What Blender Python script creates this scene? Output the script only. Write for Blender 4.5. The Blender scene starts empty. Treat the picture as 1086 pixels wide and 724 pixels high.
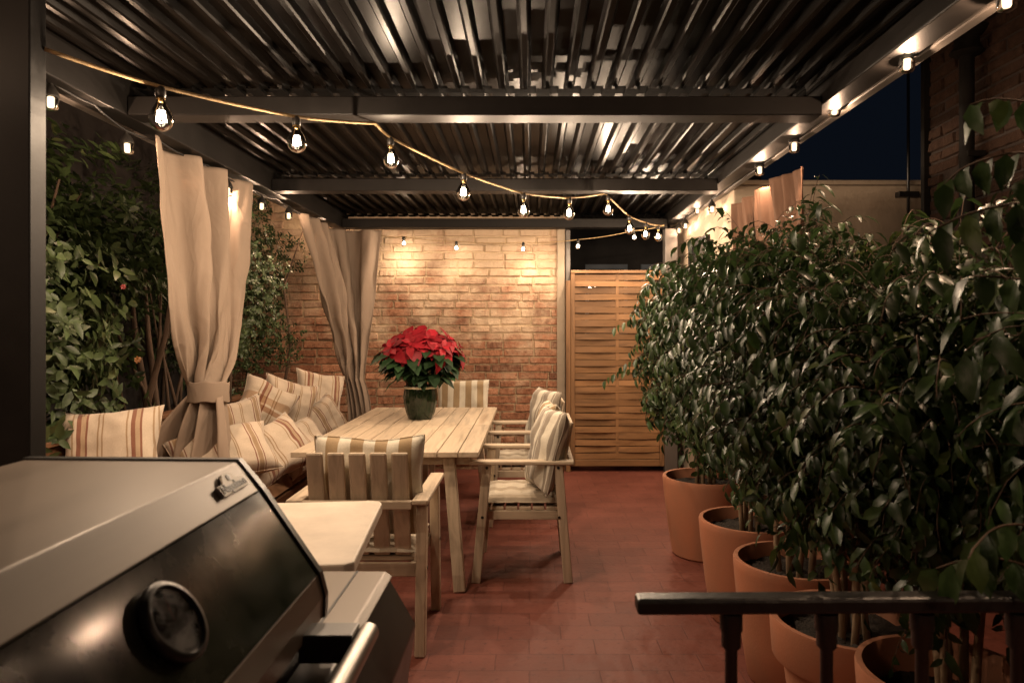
import bpy, bmesh, math, random
from mathutils import Vector, Matrix, Euler, noise
random.seed(7)
S = bpy.context.scene
C = S.collection
PI = math.pi
R = math.radians
F = 754.0                      # focal length in photo pixels
CX, CY, H = 563.0, 346.0, 1.4  # where the depth lines meet in the photo, camera height

def P(px, py, d):
    return Vector(((px - CX) * d / F, d, H - (py - CY) * d / F))

# ------------------------------------------------------------------ tagging
def tag(o, label=None, cat=None, group=None, kind=None):
    if label: o['label'] = label
    if cat: o['category'] = cat
    if group: o['group'] = group
    if kind: o['kind'] = kind
    return o

def thing(name, label, cat, loc=(0, 0, 0), rz=0.0, group=None):
    o = bpy.data.objects.new(name, None)
    o.empty_display_size = 0.1
    C.objects.link(o)
    o.location = loc
    o.rotation_euler = (0, 0, rz)
    return tag(o, label, cat, group, 'thing')

def copy_tree(o, parent=None):
    c = o.copy()
    C.objects.link(c)
    if parent is not None:
        c.parent = parent
    for ch in list(o.children):
        copy_tree(ch, c)
    return c

# ------------------------------------------------------------------ mesh builder
class MB:
    def __init__(self):
        self.v, self.f = [], []
    def add(self, vs, fs):
        n = len(self.v)
        self.v.extend([tuple(p) for p in vs])
        self.f.extend([tuple(i + n for i in f) for f in fs])
        return self
    def box(self, lo, hi, m=None):
        x0, y0, z0 = lo; x1, y1, z1 = hi
        vs = [Vector(p) for p in ((x0,y0,z0),(x1,y0,z0),(x1,y1,z0),(x0,y1,z0),(x0,y0,z1),(x1,y0,z1),(x1,y1,z1),(x0,y1,z1))]
        if m is not None: vs = [m @ p for p in vs]
        return self.add(vs, [(0,3,2,1),(4,5,6,7),(0,1,5,4),(1,2,6,5),(2,3,7,6),(3,0,4,7)])
    def beam(self, a, b, w, t, up=(0, 0, 1)):
        """a bar of section w x t from a to b"""
        a, b = Vector(a), Vector(b)
        z = (b - a); L = z.length; z.normalize()
        u = Vector(up)
        x = u.cross(z)
        if x.length < 1e-4: x = Vector((1, 0, 0)).cross(z)
        x.normalize(); y = z.cross(x)
        m = Matrix((x, y, z)).transposed().to_4x4(); m.translation = a
        return self.box((-w/2, -t/2, 0), (w/2, t/2, L), m)
    def prism(self, prof, y0, y1):
        """profile of (x,z) extruded along y; profile listed so that faces point outwards"""
        n = len(prof)
        vs = [(x, y0, z) for x, z in prof] + [(x, y1, z) for x, z in prof]
        fs = [tuple(range(n)), tuple(range(2*n-1, n-1, -1))]
        fs += [(i, i+n, (i+1) % n + n, (i+1) % n) for i in range(n)]
        return self.add(vs, fs)
    def tube(self, pts, r, n=8, cap=True):
        pts = [Vector(p) for p in pts]
        rs = r if isinstance(r, (list, tuple)) else [r] * len(pts)
        vs, fs = [], []
        prev = None
        for i, p in enumerate(pts):
            t = (pts[min(i+1, len(pts)-1)] - pts[max(i-1, 0)]).normalized()
            if prev is None:
                a = Vector((0, 0, 1)) if abs(t.z) < .9 else Vector((1, 0, 0))
                x = t.cross(a).normalized()
            else:
                x = (prev - t * prev.dot(t)).normalized()
            prev = x
            y = t.cross(x)
            for k in range(n):
                an = 2 * PI * k / n
                vs.append(p + (x * math.cos(an) + y * math.sin(an)) * rs[i])
        for i in range(len(pts) - 1):
            for k in range(n):
                a, b = i*n + k, i*n + (k+1) % n
                fs.append((a, b, b+n, a+n))
        if cap:
            fs.append(tuple(range(n-1, -1, -1)))
            m = (len(pts)-1)*n
            fs.append(tuple(range(m, m+n)))
        return self.add(vs, fs)
    def lathe(self, prof, n=32, m=None, cx=0, cy=0):
        """profile of (r,z) from bottom outside round to wherever it ends"""
        vs, fs = [], []
        for r, z in prof:
            for k in range(n):
                a = 2 * PI * k / n
                p = Vector((cx + r * math.cos(a), cy + r * math.sin(a), z))
                vs.append(m @ p if m is not None else p)
        for i in range(len(prof)-1):
            for k in range(n):
                a, b = i*n + k, i*n + (k+1) % n
                fs.append((a, b, b+n, a+n))
        if prof[0][0] > 1e-5: fs.append(tuple(range(n-1, -1, -1)))
        if prof[-1][0] > 1e-5: fs.append(tuple(range((len(prof)-1)*n, len(prof)*n)))
        return self.add(vs, fs)
    def grid(self, fn, nu, nv, closed=False):
        vs = [fn(i / nu, j / nv) for j in range(nv+1) for i in range(nu+1)]
        fs = [(j*(nu+1)+i, j*(nu+1)+i+1, (j+1)*(nu+1)+i+1, (j+1)*(nu+1)+i) for j in range(nv) for i in range(nu)]
        return self.add(vs, fs)
    def build(self, name, mat, parent=None, smooth=False, bevel=0, solid=0, sub=0, sharp=None):
        me = bpy.data.meshes.new(name)
        me.from_pydata(self.v, [], self.f)
        me.validate()
        me.update()
        if smooth:
            me.polygons.foreach_set('use_smooth', [True] * len(me.polygons))
        me.materials.append(mat)
        o = bpy.data.objects.new(name, me)
        C.objects.link(o)
        if parent is not None: o.parent = parent
        if smooth and sharp:
            try: me.set_sharp_from_angle(angle=R(sharp))
            except Exception: pass
        if solid:
            md = o.modifiers.new('solid', 'SOLIDIFY'); md.thickness = solid; md.offset = 0
        if bevel:
            md = o.modifiers.new('bevel', 'BEVEL'); md.width = bevel; md.segments = 2; md.limit_method = 'ANGLE'; md.angle_limit = R(35)
        if sub:
            md = o.modifiers.new('sub', 'SUBSURF'); md.levels = sub; md.render_levels = sub
        return o

# ------------------------------------------------------------------ materials
def new_mat(name):
    m = bpy.data.materials.new(name); m.use_nodes = True
    nt = m.node_tree; nt.nodes.clear()
    out = nt.nodes.new('ShaderNodeOutputMaterial')
    b = nt.nodes.new('ShaderNodeBsdfPrincipled')
    nt.links.new(b.outputs[0], out.inputs[0])
    return m, nt, b, out

def N(nt, t, **kw):
    n = nt.nodes.new(t)
    for k, v in kw.items():
        if k.startswith('i_'):
            key = k[2:]
            n.inputs[int(key) if key.isdigit() else key.replace('_', ' ')].default_value = v
        else: setattr(n, k, v)
    return n

def ramp(nt, stops, interp='LINEAR'):
    r = nt.nodes.new('ShaderNodeValToRGB'); r.color_ramp.interpolation = interp
    e = r.color_ramp.elements
    while len(e) > 1: e.remove(e[-1])
    e[0].position = stops[0][0]; e[0].color = (*stops[0][1], 1)
    for p, c in stops[1:]:
        k = e.new(p); k.color = (*c, 1)
    return r

def coords(nt, scale=(1, 1, 1), rot=(0, 0, 0)):
    tc = nt.nodes.new('ShaderNodeTexCoord'); mp = nt.nodes.new('ShaderNodeMapping')
    mp.inputs['Scale'].default_value = scale; mp.inputs['Rotation'].default_value = rot
    nt.links.new(tc.outputs['Object'], mp.inputs[0])
    return mp.outputs[0]

def mul(c, k): return tuple(min(1, x * k) for x in c)

def mat(name, base, rough=.6, metal=0., var=.18, scale=6, bump=.1, bscale=60, stretch=(1, 1, 1), island=0., spec=.5, rvar=.1, trans=0., dark=None):
    m, nt, b, out = new_mat(name)
    L = nt.links.new
    v = coords(nt, stretch)
    n = N(nt, 'ShaderNodeTexNoise', i_Scale=scale, i_Detail=6., i_Roughness=.6); L(v, n.inputs['Vector'])
    r = ramp(nt, [(.3, dark or mul(base, 1 - var)), (.7, mul(base, 1 + var))]); L(n.outputs['Fac'], r.inputs[0])
    col = r.outputs[0]
    if island:
        g = nt.nodes.new('ShaderNodeNewGeometry')
        hsv = nt.nodes.new('ShaderNodeHueSaturation')
        mr = N(nt, 'ShaderNodeMapRange', i_3=1 - island, i_4=1 + island); L(g.outputs['Random Per Island'], mr.inputs[0])
        L(mr.outputs[0], hsv.inputs['Value']); L(col, hsv.inputs['Color']); col = hsv.outputs[0]
    L(col, b.inputs['Base Color'])
    mr = N(nt, 'ShaderNodeMapRange', i_3=max(.03, rough - rvar), i_4=min(1, rough + rvar)); L(n.outputs['Fac'], mr.inputs[0])
    L(mr.outputs[0], b.inputs['Roughness'])
    b.inputs['Metallic'].default_value = metal
    b.inputs['Specular IOR Level'].default_value = spec
    if bump:
        n2 = N(nt, 'ShaderNodeTexNoise', i_Scale=bscale, i_Detail=4.); L(v, n2.inputs['Vector'])
        bp = N(nt, 'ShaderNodeBump', i_Strength=bump, i_Distance=.01); L(n2.outputs['Fac'], bp.inputs['Height'])
        L(bp.outputs[0], b.inputs['Normal'])
    if trans:
        tr = nt.nodes.new('ShaderNodeBsdfTranslucent'); mx = N(nt, 'ShaderNodeMixShader', i_0=trans)
        L(col, tr.inputs['Color']); L(b.outputs[0], mx.inputs[1]); L(tr.outputs[0], mx.inputs[2]); L(mx.outputs[0], out.inputs[0])
    return m

def creased(name, base, trans):
    m = mat(name, base, .9, 0, .07, 3, .14, 420, spec=.1, trans=trans)
    nt = m.node_tree; L = nt.links.new
    b = [n for n in nt.nodes if n.type == 'BSDF_PRINCIPLED'][0]; b0 = [n for n in nt.nodes if n.type == 'BUMP'][0]
    v = coords(nt, (1.6, 1.6, 1.), (.5, .3, 0))
    n = N(nt, 'ShaderNodeTexNoise', i_Scale=3.2, i_Detail=3., i_Roughness=.45, i_Distortion=.6); L(v, n.inputs['Vector'])
    r = ramp(nt, [(.40, (0, 0, 0)), (.5, (1, 1, 1)), (.60, (0, 0, 0))]); L(n.outputs['Fac'], r.inputs[0])
    bp = N(nt, 'ShaderNodeBump', i_Strength=.3, i_Distance=.010); L(r.outputs[0], bp.inputs['Height']); L(b0.outputs[0], bp.inputs['Normal']); L(bp.outputs[0], b.inputs['Normal'])
    return m

def wood(name, base, axis, rough=.55, grain=1., contrast=.3, knots=True, island=.12):
    """grain stretched along one axis, with knots and a little variation from board to board"""
    st = {'x': (1.2, 14, 14), 'y': (14, 1.2, 14), 'z': (14, 14, 1.2)}[axis]
    m, nt, b, out = new_mat(name); L = nt.links.new
    v = coords(nt, st)
    g = nt.nodes.new('ShaderNodeNewGeometry')
    ad = nt.nodes.new('ShaderNodeVectorMath'); ad.operation = 'ADD'
    sc = nt.nodes.new('ShaderNodeVectorMath'); sc.operation = 'SCALE'; sc.inputs[0].default_value = (37, 21, 53)
    L(g.outputs['Random Per Island'], sc.inputs['Scale']); L(v, ad.inputs[0]); L(sc.outputs[0], ad.inputs[1]); v = ad.outputs[0]
    n = N(nt, 'ShaderNodeTexNoise', i_Scale=1.6 * grain, i_Detail=8., i_Roughness=.65, i_Distortion=.8); L(v, n.inputs['Vector'])
    r = ramp(nt, [(.25, mul(base, 1 - contrast)), (.5, base), (.8, mul(base, 1 + contrast * .6))]); L(n.outputs['Fac'], r.inputs[0])
    col = r.outputs[0]
    if knots:
        vo = N(nt, 'ShaderNodeTexVoronoi', i_Scale=.42 * grain); L(v, vo.inputs['Vector'])
        kr = ramp(nt, [(.0, (.35, .28, .22)), (.11, (.6, .5, .42)), (.19, (1, 1, 1))]); L(vo.outputs['Distance'], kr.inputs[0])
        mx = nt.nodes.new('ShaderNodeMixRGB'); mx.blend_type = 'MULTIPLY'; mx.inputs[0].default_value = .55
        L(col, mx.inputs[1]); L(kr.outputs[0], mx.inputs[2]); col = mx.outputs[0]
    hsv = nt.nodes.new('ShaderNodeHueSaturation')
    mr = N(nt, 'ShaderNodeMapRange', i_3=1 - island, i_4=1 + island); L(g.outputs['Random Per Island'], mr.inputs[0])
    L(mr.outputs[0], hsv.inputs['Value']); L(col, hsv.inputs['Color'])
    L(hsv.outputs[0], b.inputs['Base Color'])
    b.inputs['Roughness'].default_value = rough
    b.inputs['Specular IOR Level'].default_value = .35
    bp = N(nt, 'ShaderNodeBump', i_Strength=.25, i_Distance=.004); L(n.outputs['Fac'], bp.inputs['Height']); L(bp.outputs[0], b.inputs['Normal'])
    return m

def stripes(name, stops, period, axis=0, rough=.9, bump=.25, cross=None, offset=0.):
    """woven stripes across one local axis of the cushion; stops = [(start, colour)...] within a period of 1"""
    m, nt, b, out = new_mat(name); L = nt.links.new
    tc = nt.nodes.new('ShaderNodeTexCoord')
    wob = N(nt, 'ShaderNodeTexNoise', i_Scale=6., i_Detail=2.); L(tc.outputs['Object'], wob.inputs['Vector'])
    sp = nt.nodes.new('ShaderNodeSeparateXYZ'); L(tc.outputs['Object'], sp.inputs[0])
    def band(ax, stops, period):
        ma = N(nt, 'ShaderNodeMath', operation='MULTIPLY_ADD', i_1=1/period, i_2=20.5 + offset); L(sp.outputs[ax], ma.inputs[0])
        w2 = N(nt, 'ShaderNodeMath', operation='MULTIPLY_ADD', i_1=.05); L(wob.outputs['Fac'], w2.inputs[0]); L(ma.outputs[0], w2.inputs[2])
        fr = N(nt, 'ShaderNodeMath', operation='FRACT'); L(w2.outputs[0], fr.inputs[0])
        r = ramp(nt, stops, 'CONSTANT'); L(fr.outputs[0], r.inputs[0])
        return r.outputs[0]
    col = band(axis, stops, period)
    if cross:
        c2 = band(2, cross, period * 1.4)
        mx = nt.nodes.new('ShaderNodeMixRGB'); mx.blend_type = 'MULTIPLY'; mx.inputs[0].default_value = 1.
        L(col, mx.inputs[1]); L(c2, mx.inputs[2]); col = mx.outputs[0]
    n = N(nt, 'ShaderNodeTexNoise', i_Scale=260., i_Detail=3.); L(tc.outputs['Object'], n.inputs['Vector'])
    r2 = ramp(nt, [(.3, (.8, .8, .8)), (.7, (1, 1, 1))]); L(n.outputs['Fac'], r2.inputs[0])
    mx = nt.nodes.new('ShaderNodeMixRGB'); mx.blend_type = 'MULTIPLY'; mx.inputs[0].default_value = 1.
    L(col, mx.inputs[1]); L(r2.outputs[0], mx.inputs[2])
    L(mx.outputs[0], b.inputs['Base Color'])
    b.inputs['Roughness'].default_value = rough
    b.inputs['Specular IOR Level'].default_value = .15
    b.inputs['Sheen Weight'].default_value = .2
    bp = N(nt, 'ShaderNodeBump', i_Strength=bump, i_Distance=.003); L(n.outputs['Fac'], bp.inputs['Height']); L(bp.outputs[0], b.inputs['Normal'])
    return m

def emit(name, col, s):
    m = bpy.data.materials.new(name); m.use_nodes = True; nt = m.node_tree; nt.nodes.clear()
    o = nt.nodes.new('ShaderNodeOutputMaterial'); e = nt.nodes.new('ShaderNodeEmission')
    e.inputs[0].default_value = (*col, 1); e.inputs[1].default_value = s
    nt.links.new(e.outputs[0], o.inputs[0]); return m

def clear_glass(name, tint=(1, 1, 1), rough=.02, ior=1.5):
    """thin blown glass: mostly see-through, with a real Fresnel reflection"""
    m = bpy.data.materials.new(name); m.use_nodes = True; nt = m.node_tree; nt.nodes.clear()
    o = nt.nodes.new('ShaderNodeOutputMaterial'); t = nt.nodes.new('ShaderNodeBsdfTransparent'); g = nt.nodes.new('ShaderNodeBsdfGlossy')
    f = nt.nodes.new('ShaderNodeFresnel'); f.inputs[0].default_value = ior
    mx = nt.nodes.new('ShaderNodeMixShader')
    t.inputs[0].default_value = (*tint, 1); g.inputs['Roughness'].default_value = rough
    L = nt.links.new
    L(f.outputs[0], mx.inputs[0]); L(t.outputs[0], mx.inputs[1]); L(g.outputs[0], mx.inputs[2]); L(mx.outputs[0], o.inputs[0])
    return m

def leaf_mat(name, base, rough=.3, var=.5, tip=None, trans=.18, spec=.5):
    m, nt, b, out = new_mat(name); L = nt.links.new
    g = nt.nodes.new('ShaderNodeNewGeometry')
    r = ramp(nt, [(0, mul(base, 1 - var)), (.6, base), (.93, mul(base, 1 + var)), (1., tip or mul(base, 1.8))]); L(g.outputs['Random Per Island'], r.inputs[0])
    v = coords(nt)
    n = N(nt, 'ShaderNodeTexNoise', i_Scale=45., i_Detail=3.); L(v, n.inputs['Vector'])
    r2 = ramp(nt, [(.3, (.72, .72, .72)), (.7, (1, 1, 1))]); L(n.outputs['Fac'], r2.inputs[0])
    mx = nt.nodes.new('ShaderNodeMixRGB'); mx.blend_type = 'MULTIPLY'; mx.inputs[0].default_value = 1.
    L(r.outputs[0], mx.inputs[1]); L(r2.outputs[0], mx.inputs[2])
    L(mx.outputs[0], b.inputs['Base Color'])
    mr = N(nt, 'ShaderNodeMapRange', i_3=rough - .1, i_4=rough + .15); L(n.outputs['Fac'], mr.inputs[0]); L(mr.outputs[0], b.inputs['Roughness'])
    b.inputs['Specular IOR Level'].default_value = spec
    bp = N(nt, 'ShaderNodeBump', i_Strength=.25, i_Distance=.004); L(n.outputs['Fac'], bp.inputs['Height']); L(bp.outputs[0], b.inputs['Normal'])
    tr = nt.nodes.new('ShaderNodeBsdfTranslucent'); ms = N(nt, 'ShaderNodeMixShader', i_0=trans)
    L(mx.outputs[0], tr.inputs[0]); L(b.outputs[0], ms.inputs[1]); L(tr.outputs[0], ms.inputs[2]); L(ms.outputs[0], out.inputs[0])
    return m

M = {}
WW = (.49, .395, .285)
for ax in 'xyz': M['wood_' + ax] = wood('bleached_wood_' + ax, WW, ax, contrast=.42, island=.16)
for ax in 'xz': M['pine_' + ax] = wood('orange_pine_' + ax, (.235, .125, .055), ax, contrast=.6, grain=.8, island=.30)
M['dark_plank'] = wood('brown_planter_wood', (.16, .075, .035), 'y')
M['steel'] = mat('dark_pergola_steel', (.013, .0115, .0105), .5, .0, .25, 4, .03, 120, spec=.12)
M['steel_grey'] = mat('grey_post_paint', (.085, .075, .066), .5, .0, .15, 4, .03, 120)
M['roof'] = mat('dark_ribbed_sheet', (.0055, .0044, .0036), .32, .0, .6, 2.2, .012, 9, stretch=(4, .5, 4), rvar=.08, spec=.022)
M['iron'] = mat('black_painted_iron', (.012, .0105, .0095), .38, .0, .3, 20, .12, 90)
M['flue'] = mat('dark_flue', (.008, .007, .006), .7, 0, .3, 12, .1, 60, spec=.1)  # even near-black, shared by flue and downpipe strip
M['post_shaded'] = mat('shaded_post_steel', (.0055, .0048, .0043), .55, .0, .3, 5, .03, 100, spec=.12)  # darker copy of the pergola steel, imitating the post's unlit front
M['foam'] = mat('black_foam_strip', (.004, .0036, .0032), .9, 0, .2, 20, .1, 90, spec=.05)
M['terracotta'] = mat('terracotta', (.40, .15, .075), .78, 0, .10, 4.5, .12, 160, dark=(.33, .155, .09), stretch=(1, 1, .6))
M['soil'] = mat('potting_soil', (.022, .015, .010), .95, 0, .5, 60, 1., 120)
M['linen'] = creased('curtain_linen', (.315, .243, .187), .14)
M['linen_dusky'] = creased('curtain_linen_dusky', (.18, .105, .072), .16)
M['brown_cloth'] = mat('brown_seat_cloth', (.22, .12, .065), .9, 0, .2, 12, .4, 220, spec=.1)
M['jute'] = mat('jute_rope', (.42, .29, .14), .9, 0, .3, 60, .6, 300)
M['black_rubber'] = mat('black_cable', (.012, .012, .012), .55, 0, .2, 20, 0)
M['socket'] = mat('black_socket', (.02, .018, .016), .4, 0, .2, 20, 0)
M['brass'] = mat('brass_cap', (.45, .3, .12), .35, .9, .2, 20, 0)
M['glass'] = clear_glass('bulb_glass')
M['dial_glass'] = clear_glass('dial_glass', ior=1.25)
M['filament'] = emit('glowing_filament', (1., .82, .58), 32.)
M['glow'] = emit('glowing_lamp_tube', (1., .74, .44), 2.6)
M['frost'] = emit('glowing_wall_bulb', (1., .84, .6), 20.)
M['hood'] = mat('grill_hood_metal', (.150, .120, .092), .42, .35, .14, 7, .02, 300, stretch=(1, .1, 1))
M['hood_dark'] = mat('grill_dark_enamel', (.035, .031, .028), .35, .4, .2, 10, .03, 200)
M['trim_black'] = mat('grill_black_trim', (.012, .011, .010), .35, .2, .2, 10, 0)
M['chrome'] = mat('polished_steel', (.36, .33, .30), .36, .85, .08, 12, 0)
M['plate'] = mat('badge_plate', (.50, .46, .40), .5, .2, .08, 12, 0)
M['marble'] = mat('pale_stone_slab', (.62, .54, .44), .55, 0, .16, 5, .12, 40)
M['stone_leg'] = mat('rough_stone_panel', (.42, .34, .27), .85, 0, .25, 12, .5, 50)
M['red'] = leaf_mat('red_bracts', (.31, .013, .022), .5, .4, tip=(.42, .02, .03), trans=.25, spec=.25)
M['leaf_poin'] = leaf_mat('poinsettia_leaves', (.022, .05, .018), .5, .4, trans=.1, spec=.3)
M['leaf_ficus'] = leaf_mat('ficus_leaves', (.035, .066, .019), .34, .5, tip=(.10, .125, .035), trans=.18, spec=.36)
M['leaf_camellia'] = leaf_mat('camellia_leaves', (.058, .088, .032), .38, .32, tip=(.11, .13, .05), trans=.12, spec=.32)
M['leaf_ivy'] = leaf_mat('ivy_leaves', (.056, .086, .034), .38, .45, trans=.1, spec=.4)
M['bark'] = mat('pale_ficus_bark', (.30, .21, .13), .85, 0, .25, 14, .3, 60, stretch=(1, 1, .3))
M['bark_dark'] = mat('brown_bark', (.085, .052, .032), .85, 0, .25, 14, .3, 60, stretch=(1, 1, .3))
M['plaster'] = mat('beige_render', (.33, .265, .195), .9, 0, .2, 2.5, .35, 30)
M['dark_render'] = mat('dark_render', (.05, .045, .042), .9, 0, .25, 3, .2, 30)
M['mottled_glass'] = mat('mottled_oven_window', (.030, .028, .020), .12, 0, .8, 9, 0, 60, rvar=.05, spec=.4)  # dusty mottling in the colour also imitates reflected plants
M['frame_blue'] = mat('pale_window_frame', (.20, .24, .29), .5, 0, .1, 6, 0)
M['dark_glass'] = mat('dark_window_pane', (.012, .013, .014), .045, 0, .3, 3, .015, 14, rvar=.02)
M['white_plastic'] = mat('white_band', (.68, .62, .50), .5, 0, .05, 10, 0)
M['orange'] = mat('orange_fruit', (.22, .085, .02), .5, 0, .15, 20, .1)
M['berry'] = mat('red_petals', (.2, .02, .018), .5, 0, .15, 20, .1)
M['green_glaze'] = mat('dark_green_glaze', (.010, .020, .009), .12, 0, .5, 9, .05, 30, stretch=(1, 1, .3))
LIN = (.54, .45, .35)
TAN, BRN, DRK = (.33, .23, .14), (.22, .10, .065), (.17, .085, .06)
ST1 = [(0, LIN), (.20, BRN), (.235, LIN), (.27, TAN), (.40, LIN), (.43, BRN), (.46, LIN), (.72, TAN), (.75, LIN), (.78, TAN), (.81, LIN)]
ST2 = [(0, LIN), (.15, TAN), (.18, LIN), (.24, BRN), (.32, (.4, .29, .19)), (.40, BRN), (.44, LIN), (.62, TAN), (.65, LIN), (.70, TAN), (.73, LIN)]
ST3 = [(0, (1, 1, 1)), (.30, (.62, .45, .36)), (.40, (1, 1, 1)), (.45, (.7, .58, .48)), (.62, (1, 1, 1))]
M['pillow_a'] = stripes('linen_stripe_fine', ST1, .19)
M['pillow_b'] = stripes('linen_stripe_wide', ST2, .23, offset=.3)
M['pillow_c'] = stripes('linen_plaid', ST2, .26, cross=ST3)
WH = (.66, .61, .50)
M['cush_tan'] = stripes('tan_white_stripe', [(0, (.36, .26, .15)), (.52, WH)], .105, offset=.2)
M['cush_grey'] = stripes('grey_white_stripe', [(0, (.30, .255, .20)), (.42, WH), (.47, (.30, .255, .20)), (.60, WH)], .15, offset=.1)
M['seat_pad'] = stripes('seat_pad_stripe', [(0, (.42, .35, .26)), (.45, (.60, .53, .42))], .17)

def brick_mat(name, a, b_, dark, lime, lime_amt=.5):
    m, nt, b, out = new_mat(name); L = nt.links.new
    g = nt.nodes.new('ShaderNodeNewGeometry'); v = coords(nt)
    r = ramp(nt, [(0, dark), (.25, a), (.6, b_), (.85, a), (1, mul(b_, 1.25))]); L(g.outputs['Random Per Island'], r.inputs[0])
    n = N(nt, 'ShaderNodeTexNoise', i_Scale=28., i_Detail=7., i_Roughness=.7); L(v, n.inputs['Vector'])
    r1 = ramp(nt, [(.30, (.28, .25, .23)), (.46, (.80, .77, .75)), (.6, (1, 1, 1)), (.78, (1.0, .95, .85))]); L(n.outputs['Fac'], r1.inputs[0])
    mx = nt.nodes.new('ShaderNodeMixRGB'); mx.blend_type = 'MULTIPLY'; mx.inputs[0].default_value = 1.; L(r.outputs[0], mx.inputs[1]); L(r1.outputs[0], mx.inputs[2])
    # old limewash left on in patches, the pale mix increasing towards the top of the wall
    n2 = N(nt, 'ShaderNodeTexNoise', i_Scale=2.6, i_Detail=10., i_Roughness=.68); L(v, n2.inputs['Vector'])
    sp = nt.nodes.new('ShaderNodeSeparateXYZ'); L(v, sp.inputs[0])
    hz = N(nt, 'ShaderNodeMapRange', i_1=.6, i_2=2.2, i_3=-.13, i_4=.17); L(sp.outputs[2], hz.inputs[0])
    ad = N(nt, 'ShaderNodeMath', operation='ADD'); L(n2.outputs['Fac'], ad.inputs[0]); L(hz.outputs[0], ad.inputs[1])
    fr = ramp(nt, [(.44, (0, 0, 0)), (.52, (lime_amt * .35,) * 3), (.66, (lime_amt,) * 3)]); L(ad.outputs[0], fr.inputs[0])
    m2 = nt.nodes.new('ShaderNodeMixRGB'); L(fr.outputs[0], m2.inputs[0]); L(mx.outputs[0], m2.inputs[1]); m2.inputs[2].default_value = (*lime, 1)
    L(m2.outputs[0], b.inputs['Base Color']); b.inputs['Roughness'].default_value = .92; b.inputs['Specular IOR Level'].default_value = .2
    n3 = N(nt, 'ShaderNodeTexNoise', i_Scale=55., i_Detail=6.); L(v, n3.inputs['Vector'])
    bp = N(nt, 'ShaderNodeBump', i_Strength=.7, i_Distance=.012); L(n3.outputs['Fac'], bp.inputs['Height']); L(bp.outputs[0], b.inputs['Normal'])
    return m
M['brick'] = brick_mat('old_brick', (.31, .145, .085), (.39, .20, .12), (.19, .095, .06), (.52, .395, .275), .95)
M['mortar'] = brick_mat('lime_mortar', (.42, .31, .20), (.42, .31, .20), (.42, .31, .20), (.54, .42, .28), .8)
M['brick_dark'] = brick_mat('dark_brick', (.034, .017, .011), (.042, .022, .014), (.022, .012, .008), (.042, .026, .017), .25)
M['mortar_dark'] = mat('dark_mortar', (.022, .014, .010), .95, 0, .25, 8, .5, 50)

# floor: red clay tiles laid in running bond
def floor_mat():
    m, nt, b, out = new_mat('red_clay_tiles'); L = nt.links.new
    v = coords(nt)
    wob = N(nt, 'ShaderNodeTexNoise', i_Scale=5., i_Detail=2.); L(v, wob.inputs['Vector'])
    va = nt.nodes.new('ShaderNodeVectorMath'); va.operation = 'MULTIPLY_ADD'; va.inputs[1].default_value = (.012, .012, 0)
    L(wob.outputs['Color'], va.inputs[0]); L(v, va.inputs[2])
    bt = nt.nodes.new('ShaderNodeTexBrick'); bt.offset = .5
    L(va.outputs[0], bt.inputs['Vector'])
    bt.inputs['Color1'].default_value = (.135, .038, .025, 1); bt.inputs['Color2'].default_value = (.165, .049, .032, 1); bt.inputs['Mortar'].default_value = (.103, .031, .0215, 1)
    bt.inputs['Scale'].default_value = 1.; bt.inputs['Mortar Size'].default_value = .0032; bt.inputs['Mortar Smooth'].default_value = .4
    bt.inputs['Brick Width'].default_value = .285; bt.inputs['Row Height'].default_value = .145; bt.inputs['Bias'].default_value = 0.
    n = N(nt, 'ShaderNodeTexNoise', i_Scale=2.2, i_Detail=9., i_Roughness=.7); L(v, n.inputs['Vector'])
    r = ramp(nt, [(.3, (.72, .70, .70)), (.5, (.94, .94, .94)), (.72, (1.15, 1.2, 1.25))]); L(n.outputs['Fac'], r.inputs[0])
    mx = nt.nodes.new('ShaderNodeMixRGB'); mx.blend_type = 'MULTIPLY'; mx.inputs[0].default_value = 1.
    L(bt.outputs['Color'], mx.inputs[1]); L(r.outputs[0], mx.inputs[2])
    sp = N(nt, 'ShaderNodeTexNoise', i_Scale=38., i_Detail=5.); L(v, sp.inputs['Vector'])
    r3 = ramp(nt, [(.28, (.55, .5, .5)), (.42, (1, 1, 1))]); L(sp.outputs['Fac'], r3.inputs[0])
    m3 = nt.nodes.new('ShaderNodeMixRGB'); m3.blend_type = 'MULTIPLY'; m3.inputs[0].default_value = .8
    L(mx.outputs[0], m3.inputs[1]); L(r3.outputs[0], m3.inputs[2])
    L(m3.outputs[0], b.inputs['Base Color'])
    mr = N(nt, 'ShaderNodeMapRange', i_3=.42, i_4=.75); L(n.outputs['Fac'], mr.inputs[0]); L(mr.outputs[0], b.inputs['Roughness'])
    b.inputs['Specular IOR Level'].default_value = .35
    ma = N(nt, 'ShaderNodeMath', operation='MULTIPLY_ADD', i_1=-.8); L(bt.outputs['Fac'], ma.inputs[0]); L(sp.outputs['Fac'], ma.inputs[2])
    bp = N(nt, 'ShaderNodeBump', i_Strength=.36, i_Distance=.005); L(ma.outputs[0], bp.inputs['Height']); L(bp.outputs[0], b.inputs['Normal'])
    return m
M['floor'] = floor_mat()

# ------------------------------------------------------------------ setting
fl = MB().add([(-40, -20, 0), (40, -20, 0), (40, 60, 0), (-40, 60, 0)], [(0, 1, 2, 3)]).build('floor', M['floor'])
tag(fl, 'red clay tile terrace floor', 'floor', kind='structure')

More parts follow.
